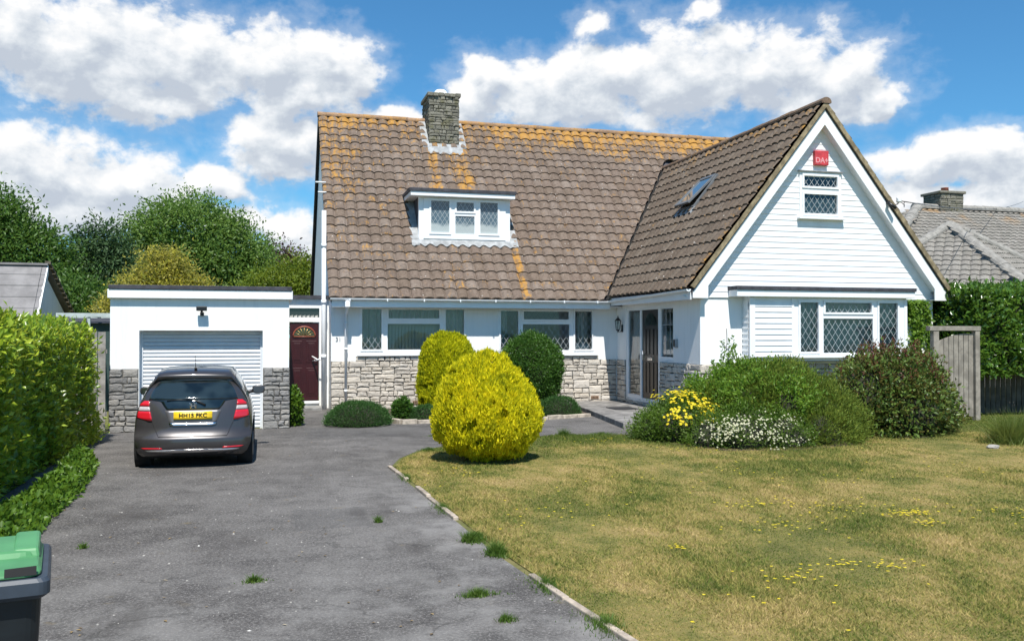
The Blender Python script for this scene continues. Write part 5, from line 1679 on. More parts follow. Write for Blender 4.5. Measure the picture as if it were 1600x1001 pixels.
M_GREEN = leaf_mat("green_weed_blades", [(0.045, 0.095, 0.015), (0.085, 0.16, 0.022), (0.15, 0.22, 0.035)], .4, .5)
M_TALLG = leaf_mat("tall_grass_blades", [(0.07, 0.12, 0.02), (0.13, 0.18, 0.03), (0.22, 0.23, 0.06)], .4, .5)
ragged("grass_edge", "greener ragged grass creeping over the stone lawn edging", [(.20, -11.2, .10, .5), (.28, -13.4, .12, .5), (.33, -14.9, .12, .3), (.36, -15.5, .12, .25), (.46, -16.6, .16, .4), (.55, -17.6, .2, .4), (4.6, -6.9, .5, .2), (5.3, -7.0, .3, .3), (1.0, -8.4, .2, .2), (2.2, -7.5, .4, .2)], 7000, .05, 111, .007)
for i, (x, y, rx, ry, n, h, lab) in enumerate([(-1.69, -15.89, .10, .06, 260, .05, "small flat weed tuft alone in the middle of the drive"),
        (-.10, -16.72, .20, .07, 420, .05, "longest weed patch in the foreground of the drive near the lawn"),
        (-.05, -17.33, .09, .06, 200, .045, "weed tuft on the drive nearest the bottom edge of the photo"),
        (-.49, -13.91, .05, .05, 160, .06, "little weed beside the dark asphalt repair patch"),
        (.22, -15.0, .09, .12, 420, .09, "bright green weed tuft against the lawn edging, the farther one"),
        (.34, -15.55, .11, .14, 520, .10, "bright green weed tuft against the lawn edging, the nearer one"),
        (3.85, -6.9, .16, .10, 420, .13, "bushy green weed tuft where the lawn meets the drive by the big conifer"),
        (1.5, -6.3, .25, .10, 260, .04, "thin flat weed patch on the drive behind the big yellow conifer"),
        (-3.17, -14.34, .05, .05, 120, .045, "tiny weed on the drive close to the ivy and the bin")]):
    ragged("weed_tuft", lab, [(x, y, rx, ry)], n, h, 120 + i, .009, kind="thing", cat="weed")
ragged("tall_grass_clump", "clump of tall uncut grass at the right edge of the lawn", [(11.0, -10.1, .5, .4), (11.5, -9.9, .5, .4)], 2600, .45, 140, .012, M_TALLG, "thing", "grass clump")

# yellow weed flowers sprinkled through the lawn
rng = np.random.default_rng(150)
cl = [(4.96, -15.04, .28, .12, 46), (4.8, -15.5, .2, .1, 16), (3.74, -14.16, .4, .2, 18), (1.92, -15.84, .06, .1, 7), (3.06, -16.72, .3, .15, 16), (3.29, -16.88, .2, .1, 10), (2.3, -16.9, .3, .2, 14), (3.2, -15.3, .5, .3, 16), (6.0, -15.2, .5, .3, 14), (4.2, -14.6, .9, .5, 26), (4.3, -7.9, .6, .5, 12), (5.2, -9.6, .5, .4, 8), (1.0, -11.0, .3, .5, 10), (1.3, -14.0, .8, 1.0, 14), (4.5, -12.5, 2.5, 1.6, 34), (6, -17, 2.5, 1.0, 20), (1.6, -17.5, .6, .5, 6), (8, -12, 2.5, 1.5, 16)]
P = np.concatenate([np.stack([rng.normal(x, sx * .6, n), rng.normal(y, sy * .6, n), rng.uniform(.030, .055, n)], 1) for x, y, sx, sy, n in [(x, y, sx, sy, int(n * 1.5)) for x, y, sx, sy, n in cl]])
P = P[inside(P[:, 0], P[:, 1], LAWN)]
Vs, Fs, o_ = [], [], 0
for kq in range(7):
    a = 6.283 * kq / 7 + rng.uniform(0, .5, len(P))
    D = np.stack([np.cos(a), np.sin(a), np.full(len(P), .25)], 1)
    V, F = leaves(P, D, np.tile([0, -.25, 1.], (len(P), 1)), rng.uniform(.010, .021, len(P)), .011, rng, .05)
    Vs.append(V); Fs.append(F + o_); o_ += len(V)
tag(np_mesh("lawn_flowers", np.concatenate(Vs), np.concatenate(Fs), M_YFLOW), "tiny yellow flowers sprinkled through the dry lawn", "flowers", None, "stuff")

# stone edging between drive and lawn
rr = random.Random(5)
kb = MB(); pts = [(0.12, -10.12), (0.22, -12.0), (0.30, -14.0), (0.36, -15.6), (0.48, -17.0), (0.66, -18.6), (1.1, -22)]
def along(pts, step):
    out = []
    for (x0, y0), (x1, y1) in zip(pts[:-1], pts[1:]):
        L = math.hypot(x1 - x0, y1 - y0); n = max(1, int(L / step))
        for i in range(n): out.append(((x0 + (x1 - x0) * i / n, y0 + (y1 - y0) * i / n), (x0 + (x1 - x0) * (i + 1) / n, y0 + (y1 - y0) * (i + 1) / n)))
    return out
for (a, b) in along(pts, .6):
    if -15.9 < a[1] < -14.6 or rr.random() < .04: continue
    dx, dy = b[0] - a[0], b[1] - a[1]; L = math.hypot(dx, dy); nx, ny = -dy / L * .028, dx / L * .028
    h = .035 + rr.uniform(-.008, .008); j = rr.uniform(-.008, .008)
    ax, ay, bx, by = a[0] + dx * .01 + j, a[1] + dy * .01, b[0] - dx * .01 + j, b[1] - dy * .01
    kb.prism([(ax - nx, ay - ny, -.02), (bx - nx, by - ny, -.02), (bx + nx, by + ny, -.02), (ax + nx, ay + ny, -.02)][::-1], (0, 0, h + .02))
tag(kb.build("kerb", plain("pale_edging_stone", (.36, .30, .24), .92, .35, 8, .6, fscale=30), None, bevel=.008), None, kind="structure")
# edging of the bed under the windows and its soil
bs = MB(); BED = [(0.02, -.04), (7.6, -.04), (6.05, -1.4), (5.75, -3.2), (4.6, -3.62), (1.2, -3.80), (1.0, -3.3), (.85, -1.2), (.05, -.9)]
bs.add([(x, y, .035) for x, y in BED], [tuple(range(len(BED)))[::-1]])
tag(bs.build("flower_bed", M_SOIL), None, kind="structure")
eb = MB()
for (a, b) in along([(1.0, -3.35), (1.22, -3.84), (2.6, -3.74), (4.55, -3.66), (5.72, -3.22)], .34):
    dx, dy = b[0] - a[0], b[1] - a[1]; L = math.hypot(dx, dy); nx, ny = -dy / L * .05, dx / L * .05; h = .085 + rr.uniform(-.015, .02)
    ax, ay, bx, by = a[0] + dx * .02, a[1] + dy * .02, b[0] - dx * .02, b[1] - dy * .02
    eb.prism([(ax - nx, ay - ny, -.02), (bx - nx, by - ny, -.02), (bx + nx, by + ny, -.02), (ax + nx, ay + ny, -.02)][::-1], (0, 0, h + .02))
tag(eb.build("bed_edging", plain("cream_edging_stone", (.42, .36, .29), .92, .3, 8, .6, fscale=30), None, bevel=.012), "low cream stone edging of the flower bed under the windows", "edging")
sb = MB(); SLAB = [(6.15, -.05), (7.64, -.05), (7.64, -5.0), (8.4, -5.0), (8.4, -6.0), (5.42, -6.0), (5.92, -2.4)]
sb.prism([(x, y, -.02) for x, y in SLAB], (0, 0, .145))
tag(sb.build("path", plain("weathered_paving", (.20, .19, .18), .92, .38, 3.5, .6, fscale=30), None, bevel=.015), None, kind="structure")
mt = MB(); mt.box(6.45, 7.05, -3.0, -2.35, .128, .145); tag(mt.build("doormat", plain("dark_matting", (.025, .025, .027), .95, .3, 40, .8, fscale=200), None, bevel=.006), "dark doormat on the path slab before the front door", "doormat")
bd = MB(); bp = [(5.0, -7.2), (5.2, -8.6), (5.7, -9.75), (6.9, -10.0), (8.2, -9.6), (8.8, -8.8), (10.2, -9.0), (11.4, -8.4), (11.5, -7.2), (9.5, -6.6), (6.4, -6.5)]
bd.add([(x, y, .014) for x, y in bp], [tuple(range(len(bp)))])
tag(bd.build("flower_bed", M_SOIL), None, kind="structure")

# loose pebbles and crumbs on the drive
rng = np.random.default_rng(160)
X = rng.uniform(-3.9, .4, 800); Y = -23.2 + 6 + 15 * rng.random(800) ** 1.3
k = inside(X, Y, DRIVE); X, Y = X[k], Y[k]
n = len(X); s = .004 + .010 * rng.random(n) ** 4
base = np.array([[1, 0, 0], [0, 1, 0], [-1, 0, 0], [0, -1, 0], [0, 0, .8]], float)
V = (np.stack([X, Y, np.full(n, .004)], 1)[:, None, :] + base[None] * (s[:, None, None] * rng.uniform(.6, 1.3, (n, 5, 1)))).reshape(-1, 3)
i5 = np.arange(n)[:, None] * 5
F = np.concatenate([np.concatenate([i5 + a, i5 + (a + 1) % 4, i5 + 4], 1) for a in range(4)], 0)
tag(np_mesh("gravel", V, F, mat("loose_pebbles", lambda t: pbsdf(t, t.ramp(t.rnd(), [(0, (.10, .10, .10)), (.5, (.26, .25, .23)), (.93, (.36, .34, .31)), (1, (.55, .54, .51))]), .9))), "small loose pebbles on the drive", "gravel", None, "stuff")
# fallen petals and dry leaves
rng = np.random.default_rng(161)
n = 130; P = np.stack([rng.uniform(-3.8, .3, n), -17.5 + 13 * rng.random(n), np.full(n, .012)], 1)
D = np.stack([rng.normal(size=n), rng.normal(size=n), np.zeros(n)], 1); V, F = leaves(P, D, np.tile([0, 0, 1.], (n, 1)), rng.uniform(.02, .05, n), rng.uniform(.012, .026, n), rng, .1)
tag(np_mesh("fallen_leaves", V, F, leaf_mat("dry_leaves", [(.10, .06, .03), (.26, .18, .08), (.50, .47, .38)], .2, .8)), "dry leaves and petals fallen on the drive", "leaves", None, "stuff")

# ------------------------------------------------------------------ fittings on the house
M_RED = plain("faded_red_plastic", (0.50, 0.045, 0.055), 0.5, 0.2, 8, 0.1)
M_PINK = plain("faded_lettering", (0.70, 0.30, 0.32), 0.6, 0.1, 8, 0)
al = thing("alarm_box", "faded red burglar alarm box above the gable window", "alarm box", (10.70, -5.0, 5.96))
a_ = MB(); a_.fbox(F_WING, 10.52, 10.88, 5.79, 6.13, 0.03, 0.12); a_.build("cover", M_RED, al, bevel=0.015)
text_mesh("lettering", "DA+", 0.17, M_PINK, al, Mframe(F_WING, 10.70, 5.90, 0.122), 0.001, 0.004)
sl_ = thing("security_light", "dark floodlight fixed on the white wall above the garage shutter", "floodlight", (-2.82, -4.1, 2.42))
a_ = MB(); a_.fbox(F_GAR, -2.92, -2.72, 2.385, 2.475, 0.10, 0.19); a_.build("lamp_head", M_BLACK, sl_, bevel=0.01)
a_ = MB(); a_.fbox(F_GAR, -2.855, -2.785, 2.29, 2.36, 0.0, 0.06); a_.tube([F_GAR(-2.82, 2.33, .05), F_GAR(-2.82, 2.36, .12), F_GAR(-2.82, 2.40, .14)], .022, 8); a_.build("bracket", M_BLACK, sl_)
ln = thing("wall_lantern", "black carriage lantern on the shaded wall beside the front door", "lantern", (7.56, -0.42, 2.16))
c0 = (7.55, -.42)
a_ = MB(); a_.lathe((c0[0], c0[1], 2.16), [(0, .26), (.012, .25), (.02, .21), (.045, .19), (.05, .175), (.092, .13), (.086, .125), (.0, .12)], 6, smooth=False)
a_.lathe((c0[0], c0[1], 2.16), [(0, -.20), (.012, -.19), (.02, -.15), (.058, -.125), (.058, -.11), (0, -.11)], 6, smooth=False)
for k in range(6):
    an = math.pi / 3 * k
    a_.tube([(c0[0] + .057 * math.cos(an), c0[1] + .057 * math.sin(an), 2.05), (c0[0] + .085 * math.cos(an), c0[1] + .085 * math.sin(an), 2.29)], .006, 5)
a_.tube([(c0[0], c0[1], 2.02), (c0[0] + .06, c0[1], 1.98), (7.66, c0[1], 2.06)], .010, 6); a_.fbox(F_SIDE, .37, .47, 1.98, 2.18, 0, .02)
a_.build("lantern_frame", M_BLACK, ln)
a_ = MB(); a_.lathe((c0[0], c0[1], 2.16), [(.054, -.105), (.080, .12)], 6, smooth=False); a_.build("glass", M_GLASS, ln)
a_ = MB(); a_.lathe((c0[0], c0[1], 2.16), [(0, -.1), (.016, -.1), (.016, .0), (.022, .03), (0, .06)], 8); a_.build("bulb", M_UPVC, ln)
kx = thing("key_safe", "small grey key safe on the wall right of the front door", "key safe", (7.65, -3.75, 1.7))
a_ = MB(); a_.fbox(F_SIDE, 3.69, 3.82, 1.61, 1.81, 0, .06, 0); a_.build("case", plain("grey_plastic", (.30, .31, .32), .5, .1, 8, 0), kx, bevel=.012)
a_ = MB(); a_.fbox(F_SIDE, 3.705, 3.775, 1.64, 1.79, .061, .07, 0); a_.build("keypad", M_BLACK, kx, bevel=.004)
hn = text_mesh("house_number", "31", 0.15, plain("grey_numerals", (.22, .23, .24), .5), None, Mframe(F_MAIN, 0.18, 1.79, .008), .004, .001)
tag(hn, "small grey numerals 31 on the white wall left of the downpipe", "house number")
cm_ = thing("security_camera", "small black camera on the right bargeboard of the gable", "camera", (12.34, -5.2, 4.93))
a_ = MB(); a_.tube([(12.34, -5.18, 4.98), (12.34, -5.25, 4.98)], .035, 10); a_.tube([(12.34, -5.24, 4.98), (12.36, -5.29, 4.93)], .016, 8); a_.build("bracket", M_BLACK, cm_)
a_ = MB(); a_.tube([(12.30, -5.26, 4.965), (12.46, -5.34, 4.83)], .04, 12); a_.build("camera_body", M_BLACK, cm_)
cb = thing("cable_bracket", "white insulator bracket where the overhead cable meets the gable verge", "bracket", (12.62, -5.2, 5.0))
a_ = MB(); a_.lathe((12.60, -5.26, 4.98), [(0, 0), (.05, 0), (.06, .03), (.05, .07), (.06, .10), (.03, .14), (0, .14)], 12); a_.build("insulator", M_UPVC, cb)
a_ = MB(); a_.tube([(12.50, -5.18, 4.92), (12.60, -5.22, 4.95), (12.60, -5.26, 5.0)], .012, 6); a_.build("arm", M_BLACK, cb)
a_ = MB(); pts = []
for k in range(25):
    s = k / 24; pts.append((12.62 + (51.0 - 12.62) * s, -5.26 + 35.26 * s, 5.02 + 6.45 * s - 3.2 * s * (1 - s) * .45))
a_.tube(pts, .012, 5)
a_.tube([(12.62, -5.26, 5.02), (12.8, -5.2, 4.94), (12.95, -5.0, 4.92), (13.05, -4.87, 5.0), (13.1, -4.82, 5.08)], .008, 5)
tag(a_.build("overhead_cable", M_BLACK), "thin overhead cable running from the gable to the right", "cable")

# ------------------------------------------------------------------ fences, gate, pergola
M_WOOD = plain("weathered_grey_wood", (.27, .25, .225), .9, .28, 5, .6, fscale=22)
M_WOODP = plain("pale_grey_gate_wood", (.25, .225, .19), .9, .25, 5, .6, fscale=22)
M_WOODD = plain("dark_stained_wood", (.075, .068, .058), .9, .3, 5, .6, fscale=22)
fn_ = thing("wooden_fence", "grey vertical board fence between the left hedge and the garage", "fence", (-5.2, -4.3, 0))
rr = random.Random(8)
a_ = MB(); x = -6.515
while x < -4.66:
    h = 1.98 + rr.uniform(-.02, .02); a_.box(x, x + .13, -4.33, -4.305, .06, h); x += .152
a_.build("boards", M_WOOD, fn_)
a_ = MB(); a_.box(-6.6, -4.54, -4.30, -4.26, .35, .43); a_.box(-6.6, -4.54, -4.30, -4.26, 1.55, 1.63); a_.build("rails", M_WOOD, fn_)
a_ = MB(); a_.box(-6.6, -4.6, -4.36, -4.28, 0, .055); a_.build("gravel_board", M_WOODP, fn_)

gt_ = thing("garden_gate", "weathered wooden garden gate with arched top at the right of the house", "gate", (13.0, -6.43, 0))
for x0, x1 in ((12.50, 12.64), (13.60, 13.72)):
    a_ = MB(); a_.box(x0, x1, -6.49, -6.37, 0, 1.995); a_.build("post", M_WOODP, gt_, bevel=.008)
a_ = MB(); a_.box(12.40, 13.74, -6.50, -6.36, 1.998, 2.10); a_.build("lintel", M_WOODP, gt_, bevel=.008)
a_ = MB(); x = 12.67; n = 7; bw = (13.58 - 12.67) / n
for i in range(n):
    xa = x + i * bw + .008; xb = x + (i + 1) * bw - .008
    top = lambda q: 1.76 + .18 * math.sin(math.pi * min(1, max(0, (q - 12.62) / 1.0)) * .62)
    a_.prism([(xa, -6.44, .10), (xb, -6.44, .10), (xb, -6.44, top(xb)), (xa, -6.44, top(xa))], (0, .022, 0))
a_.build("boards", M_WOODP, gt_)
a_ = MB()
for z in (.32, 1.0, 1.55): a_.box(12.67, 13.58, -6.415, -6.375, z, z + .09)
a_.build("ledges", M_WOOD, gt_)
fr_ = thing("wooden_fence", "dark vertical board fence in the shade under the right hedge", "fence", (16.0, -5.9, 0))
a_ = MB(); x = 13.76
while x < 24: a_.box(x, x + .125, -5.30, -5.275, .05, 1.35); x += .15
a_.build("boards", M_WOODD, fr_)
a_ = MB(); a_.box(13.74, 24, -5.27, -5.23, .95, 1.03); a_.box(13.74, 24, -5.27, -5.23, .25, .33); a_.build("rails", M_WOODD, fr_)
pg = thing("pergola", "pale grey pergola rail and post beside the far left roof", "pergola", (-5.6, 0, 0))
a_ = MB(); a_.box(-6.3, -5.10, -.05, .05, 2.33, 2.42)
a_.box(-6.3, -5.10, 1.5, 1.58, 2.33, 2.42); a_.box(-5.66, -5.58, .052, 1.498, 2.34, 2.41)
a_.build("beams", plain("grey_green_paint", (.42, .47, .46), .7, .12, 5, .1), pg)
for x in (-6.2, -5.60):
    a_ = MB(); a_.box(x - .03, x + .03, -.03, .03, 0, 2.328); a_.build("post", plain("grey_green_post_paint", (.40, .46, .45), .7, .12, 5, .1), pg)
sh = thing("garden_shed", "dark green shed side showing between the left fence and the pergola", "shed", (-5.6, 1.6, 0))
a_ = MB(); a_.box(-6.7, -4.75, 1.62, 2.6, 0, 2.2); a_.build("wall", plain("dark_green_boards", (.028, .055, .052), .8, .2, 5, .3), sh)
a_ = MB(); a_.prism([(-6.8, 1.5, 2.2), (-6.8, 2.7, 2.2), (-6.8, 2.7, 2.42)], (2.1, 0, 0)); a_.build("roof", M_FELT, sh)

# ------------------------------------------------------------------ neighbours
nl = thing("neighbour_bungalow", "grey tiled roof and white gable of the bungalow beyond the left hedge", "house", (-11, 4, 0))
a_ = MB(); a_.prism([(-16, 2.75, 0), (-16, 8.2, 0), (-16, 8.2, 2.0), (-16, 4, 3.68), (-16, 2.75, 2.1)], (8.55, 0, 0)); a_.build("wall", M_RENDER, nl)
a_ = MB(); fl_ = 0
n = 6
for i in range(n):
    s0, s1 = i / n, (i + 1) / n + .02; y0, y1 = 2.6 + 1.4 * s0, 2.6 + 1.4 * s1; z0, z1 = 1.97 + 1.85 * s0, 1.97 + 1.85 * s1
    x = -16.2
    while x < -7.36:
        xe = min(x + 1.25, -7.33); j = rr.uniform(-.004, .006)
        vs = [(x, y0, z0 + .03 + j), (xe - .012, y0, z0 + .03 + j), (xe - .012, y1, z1 + j), (x, y1, z1 + j), (x, y0, z0 - .01), (xe - .012, y0, z0 - .01)]
        a_.add(vs, [(0, 1, 2, 3), (4, 5, 1, 0)]); x = xe
a_.add([(-16.2, 4, 3.82), (-7.33, 4, 3.82), (-7.33, 8.6, 2.02), (-16.2, 8.6, 2.02)], [(0, 1, 2, 3)])
a_.build("roof", M_NSLATE, nl)
a_ = MB(); a_.box(-16.2, -7.31, 3.9, 4.1, 3.80, 3.85); a_.build("ridge_tiles", M_NSLATE, nl)
a_ = MB(); a_.prism([(-7.36, 2.55, 1.95), (-7.36, 4.0, 3.81), (-7.36, 4.0, 3.55), (-7.36, 2.75, 1.90)], (.05, 0, 0)); a_.build("bargeboard", M_BARGE, nl)
a_ = MB()
for k in range(15):
    s0, s1 = k / 15, (k + 1) / 15 - .012
    a_.prism([(-7.40, 4 + 4.6 * s0, 3.835 - 1.8 * s0), (-7.40, 4 + 4.6 * s1, 3.835 - 1.8 * s1), (-7.40, 4 + 4.6 * s1, 3.90 - 1.8 * s1), (-7.40, 4 + 4.6 * s0, 3.92 - 1.8 * s0)], (.14, 0, 0))
a_.build("verge_tiles", plain("mossy_verge_tiles", (.11, .095, .065), .95, .4, 9, .6), nl)

nr_ = thing("neighbour_bungalow", "bungalow with pale grey hipped roof and stone chimney beyond the right hedge", "house", (34, 12, 0))
a_ = MB(); a_.box(22.2, 46, 8.2, 19.8, 0, 4.55); a_.box(21.2, 29.6, 4.2, 8.2, 0, 3.7); a_.build("wall", M_RENDER, nr_)
def hip_face(mb, A, B, C, D, tw, gauge, seed):
    """tiles on a sloping trapezoid A-B (eave) C-D (ridge); cut to the hips"""
    A, B, C, D = map(Vector, (A, B, C, D))
    U = (B - A).normalized(); m = (D - A) - U * (D - A).dot(U); V = m.normalized(); Ln = m.length
    tmp = MB()
    def keep(c):
        v = (c - A).dot(V) / Ln; u = (c - A).dot(U)
        u0 = (D - A).dot(U) * v; u1 = (B - A).length + ((C - B).dot(U)) * v
        return u0 - .28 < u < u1 + .28
    tiles(tmp, A + U * 0, U, V, (B - A).length, Ln, tw, gauge, .05, .045, 5, keep, seed)
    mb.add(tmp.v, tmp.f, 0)
a_ = MB()
hip_face(a_, (21.8, 7.8, 4.45), (46.4, 7.8, 4.45), (42.0, 14, 8.02), (28.9, 14, 8.02), .34, .36, 71)
hip_face(a_, (21.8, 20.2, 4.45), (21.8, 7.8, 4.45), (28.9, 14, 8.02), (28.9, 14, 8.02), .34, .36, 72)
# front hipped wing with its hip corner towards the viewer
AP = (25.55, 8.0, 6.38); c1, c2, c3 = (20.6, 7.6, 3.85), (24.9, 3.4, 3.65), (30.6, 7.0, 4.05)
hip_face(a_, c1, c2, AP, AP, .34, .36, 73); hip_face(a_, c2, c3, AP, AP, .34, .36, 74)
a_.build("roof", M_NTILE, nr_)
a_ = MB()
for A, B in (((28.7, 14, 8.06), (42.2, 14, 8.06)), ((21.8, 7.8, 4.55), (28.9, 14, 8.08)), (c1, AP), (c2, AP), (c3, AP)):
    A, B = Vector(A) + Vector((0, 0, .06)), Vector(B) + Vector((0, 0, .06)); ridge_run(a_, A, B, .24, .5, 75, .05)
a_.build("ridge_tiles", plain("grey_ridge_tiles", (.25, .238, .215), .92, .2, 5, .5), nr_)
a_ = MB(); a_.prism([(21.9, 7.9, 4.40), (46.3, 7.9, 4.40), (42.0, 14, 7.92), (28.9, 14, 7.92)], (0, 6, -.4)); a_.add([c1, c2, AP], [(0, 1, 2)]); a_.add([c2, c3, AP], [(0, 1, 2)]); a_.build("roof_deck", M_FELT, nr_)
F_NC = frame((0, 13.7, 0), (1, 0, 0), (0, -1, 0)); F_NCL = frame((30.0, 0, 0), (0, -1, 0), (-1, 0, 0))
a_ = MB(); a_.box(30.0, 31.25, 13.72, 14.9, 7.5, 8.75, 1); stones(a_, F_NC, (29.98, 31.28, 7.6, 8.75), 0, .05, .7, .18, 81); stones(a_, F_NCL, (-14.9, -13.68, 7.6, 8.75), 0, .05, .7, .18, 82)
nco = a_.build("chimney", [M_STONEC, M_MORTARD], nr_)
a_ = MB(); a_.box(29.88, 31.38, 13.58, 15.0, 8.76, 8.89); a_.build("cap_stones", M_STONEC, nco, bevel=.03)
a_ = MB(); a_.lathe((30.65, 14.2, 8.88), [(0, 0), (.20, 0), (.17, .22), (.19, .24), (0, .25)], 14); a_.build("chimney_pot", plain("terracotta_pot", (.36, .10, .06), .85, .2, 6, .2), nco)

# rocks by the tall grass
for i, (x, y, s, lab) in enumerate([(10.2, -10.6, .08, "flat grey rock at the foot of the tall grass clump"), (9.9, -12.0, .08, "small rock at the right edge of the lawn, in front of the tall grass")]):
    bm = bmesh.new(); bmesh.ops.create_icosphere(bm, subdivisions=2, radius=1)
    for v in bm.verts: v.co = Vector((x + v.co.x * s * rr.uniform(.85, 1.15) * 1.5, y + v.co.y * s * rr.uniform(.85, 1.15), .03 + v.co.z * s * .55 * rr.uniform(.8, 1.2)))
    me = bpy.data.meshes.new("rock"); bm.to_mesh(me); bm.free(); me.materials.append(M_STONEG)
    o = bpy.data.objects.new("rock", me); COL.objects.link(o); tag(o, lab, "rock")

# ------------------------------------------------------------------ wheelie bin
BA = 0.195
bc_ = Vector((-2.45, -19.16, 0)); ux, uy = Vector((math.cos(BA), math.sin(BA), 0)), Vector((-math.sin(BA), math.cos(BA), 0))
ctr = bc_ - ux * .295 + uy * .36
def BL(x, y, z): return ctr + ux * x + uy * y + Vector((0, 0, z))
bin_ = thing("wheelie_bin", "charcoal wheelie bin with a green lid at the bottom left of the drive", "bin", tuple(ctr))
M_BIN = plain("charcoal_plastic", (.007, .010, .012), .5, .15, 5, .1, fscale=60); M_LID = plain("green_plastic", (.075, .24, .095), .5, .12, 3, .06, fscale=40); M_BINR = plain("grey_bin_rim", (.035, .046, .062), .5, .15, 5, .05)
def loft(mb, rings, cap=True, m=0, smooth=False):
    n = len(rings[0]); vs = [q for r_ in rings for q in r_]
    fs = [(i * n + k, i * n + (k + 1) % n, (i + 1) * n + (k + 1) % n, (i + 1) * n + k) for i in range(len(rings) - 1) for k in range(n)]
    if cap: fs += [tuple(range(n))[::-1], tuple(range((len(rings) - 1) * n, len(rings) * n))]
    mb.add(vs, fs, m, smooth)
def rrect(hx, y0, y1, z, r=.05, k=4):
    pts = []
    for (cx, cy, a0) in ((hx - r, y0 + r, -90), (hx - r, y1 - r, 0), (-hx + r, y1 - r, 90), (-hx + r, y0 + r, 180)):
        for i in range(k + 1):
            a = math.radians(a0 + 90 * i / k); pts.append(BL(cx + r * math.cos(a), cy + r * math.sin(a), z))
    return pts
a_ = MB(); loft(a_, [rrect(.22, -.24, .24, .06), rrect(.255, -.30, .29, .70), rrect(.262, -.31, .31, .875)]); a_.build("body", M_BIN, bin_)
a_ = MB(); loft(a_, [rrect(.275, -.335, .33, .845, .04), rrect(.295, -.36, .345, .865, .04), rrect(.295, -.36, .345, .915, .04), rrect(.285, -.35, .335, .93, .04)]); a_.build("rim", M_BINR, bin_)
a_ = MB()
loft(a_, [rrect(.262, -.335, .30, .932, .06), rrect(.262, -.335, .30, .945, .06), rrect(.250, -.29, .29, .962, .06), rrect(.238, -.12, .28, .970, .06), rrect(.230, -.10, .27, .988, .05), rrect(.212, -.08, .25, .994, .05)], smooth=False)
lid = a_.build("lid", M_LID, bin_, bevel=.008)
for s in (-1, 1):
    a_ = MB(); loft(a_, [[BL(s * .20 + q * .055, -.10 + w_, 0.955 + h) for q, w_, h in ((-1, 0, 0), (1, 0, 0), (1, .36, .03), (-1, .36, .03))], [BL(s * .20 + q * .048, -.08 + w_, 1.0 + h) for q, w_, h in ((-1, 0, 0), (1, 0, 0), (1, .34, .01), (-1, .34, .01))]]); a_.build("lid_rib", M_LID, lid, bevel=.012)
    a_ = MB(); x0, x1 = sorted((s * .13, s * .245)); vs = [BL(x0, -.338, .938), BL(x1, -.332, .945), BL(x1, -.322, .968), BL(x0, -.328, .965)]
    vs = [BL(x0, -.3365, .942), BL(x1, -.3365, .942), BL(x1, -.318, .975), BL(x0, -.318, .972)]; a_.add(vs, [(0, 1, 2, 3)]); a_.build("hand_slot", M_DARK, lid)
a_ = MB(); a_.tube([BL(-.22, .37, .955), BL(.22, .37, .955)], .016, 10)
for x in (-.22, 0, .22): a_.tube([BL(x, .33, .92), BL(x, .37, .955)], .014, 8)
a_.build("handle", M_BIN, bin_)
for s in (-1, 1):
    a_ = MB(); a_.tube([BL(s * .25, .24, .10), BL(s * .30, .24, .10)], .10, 18); a_.build("wheel", M_RUBBER, bin_)

# ------------------------------------------------------------------ the car
CX, CY = -2.60, -9.52
car = thing("parked_car", "dark grey hatchback parked facing the garage shutter", "car", (CX, CY, 0))
PROF = [  # y, z, half width, corner set-back
    (.30, .16, .60, .02), (.10, .19, .68, .06), (.03, .24, .745, .13), (0.0, .33, .785, .17), (0.0, .42, .797, .18), (.012, .452, .795, .18), (.05, .475, .785, .17), (.07, .60, .775, .165),
    (.085, .70, .765, .16), (.11, .83, .745, .155), (.15, .95, .715, .15), (.175, 1.0, .70, .14), (.29, 1.11, .63, .12), (.41, 1.22, .555, .10), (.445, 1.265, .53, .09), (.40, 1.30, .515, .06), (.44, 1.345, .505, .04),
    (.60, 1.385, .505, .02), (.95, 1.425, .505, 0), (1.40, 1.435, .505, 0), (1.90, 1.42, .505, 0), (2.30, 1.35, .52, -.02), (2.65, 1.15, .58, -.05), (3.02, .92, .65, -.08), (3.30, .84, .67, -.12), (3.52, .74, .67, -.18), (3.66, .60, .68, -.22), (3.70, .42, .70, -.24), (3.66, .22, .68, -.22), (3.40, .16, .62, -.05)]
zz = [q[1] for q in PROF[:17]]
def R(x, z, e=0.0):
    q = PROF[:15] if z < 1.265 else PROF[:17]
    zs = [a[1] for a in q]
    yc = float(np.interp(z, zs, [a[0] for a in q])); wv_ = float(np.interp(z, zs, [a[2] for a in q])); cv = float(np.interp(z, zs, [a[3] for a in q]))
    return Vector((CX + x, CY + yc + cv * min(1.2, abs(x) / wv_) ** 3.2 - e, z))
M_PAINT = mat("dark_grey_car_paint", lambda t: pbsdf(t, t.mix(t.step(t.noise(t.pos(), 400, 1), .45, .6), (.050, .046, .048), (.072, .067, .069)), .34, None, .45, .5, .7))
M_CGLASS = mat("dark_car_glass", lambda t: pbsdf(t, t.mix(t.step(t.noise(t.pos(), 2.3, 2), .45, .62), (.004, .007, .008), (.016, .026, .030)), .03, spec=.9))
M_REDL = mat("red_lamp_lens", lambda t: pbsdf(t, (.52, .012, .022), .12, t.bump(t.math('SINE', t.math('MULTIPLY', t.sep(t.pos())[0], 500.0)), .12, .002), spec=.6, coat=.6))
M_CLEARL = plain("clear_lamp_lens", (.42, .38, .38), .12, .1, 30, 0)
M_PLATE = plain("yellow_plate", (.78, .52, .02), .4, .04, 5, 0)
NJ = 13
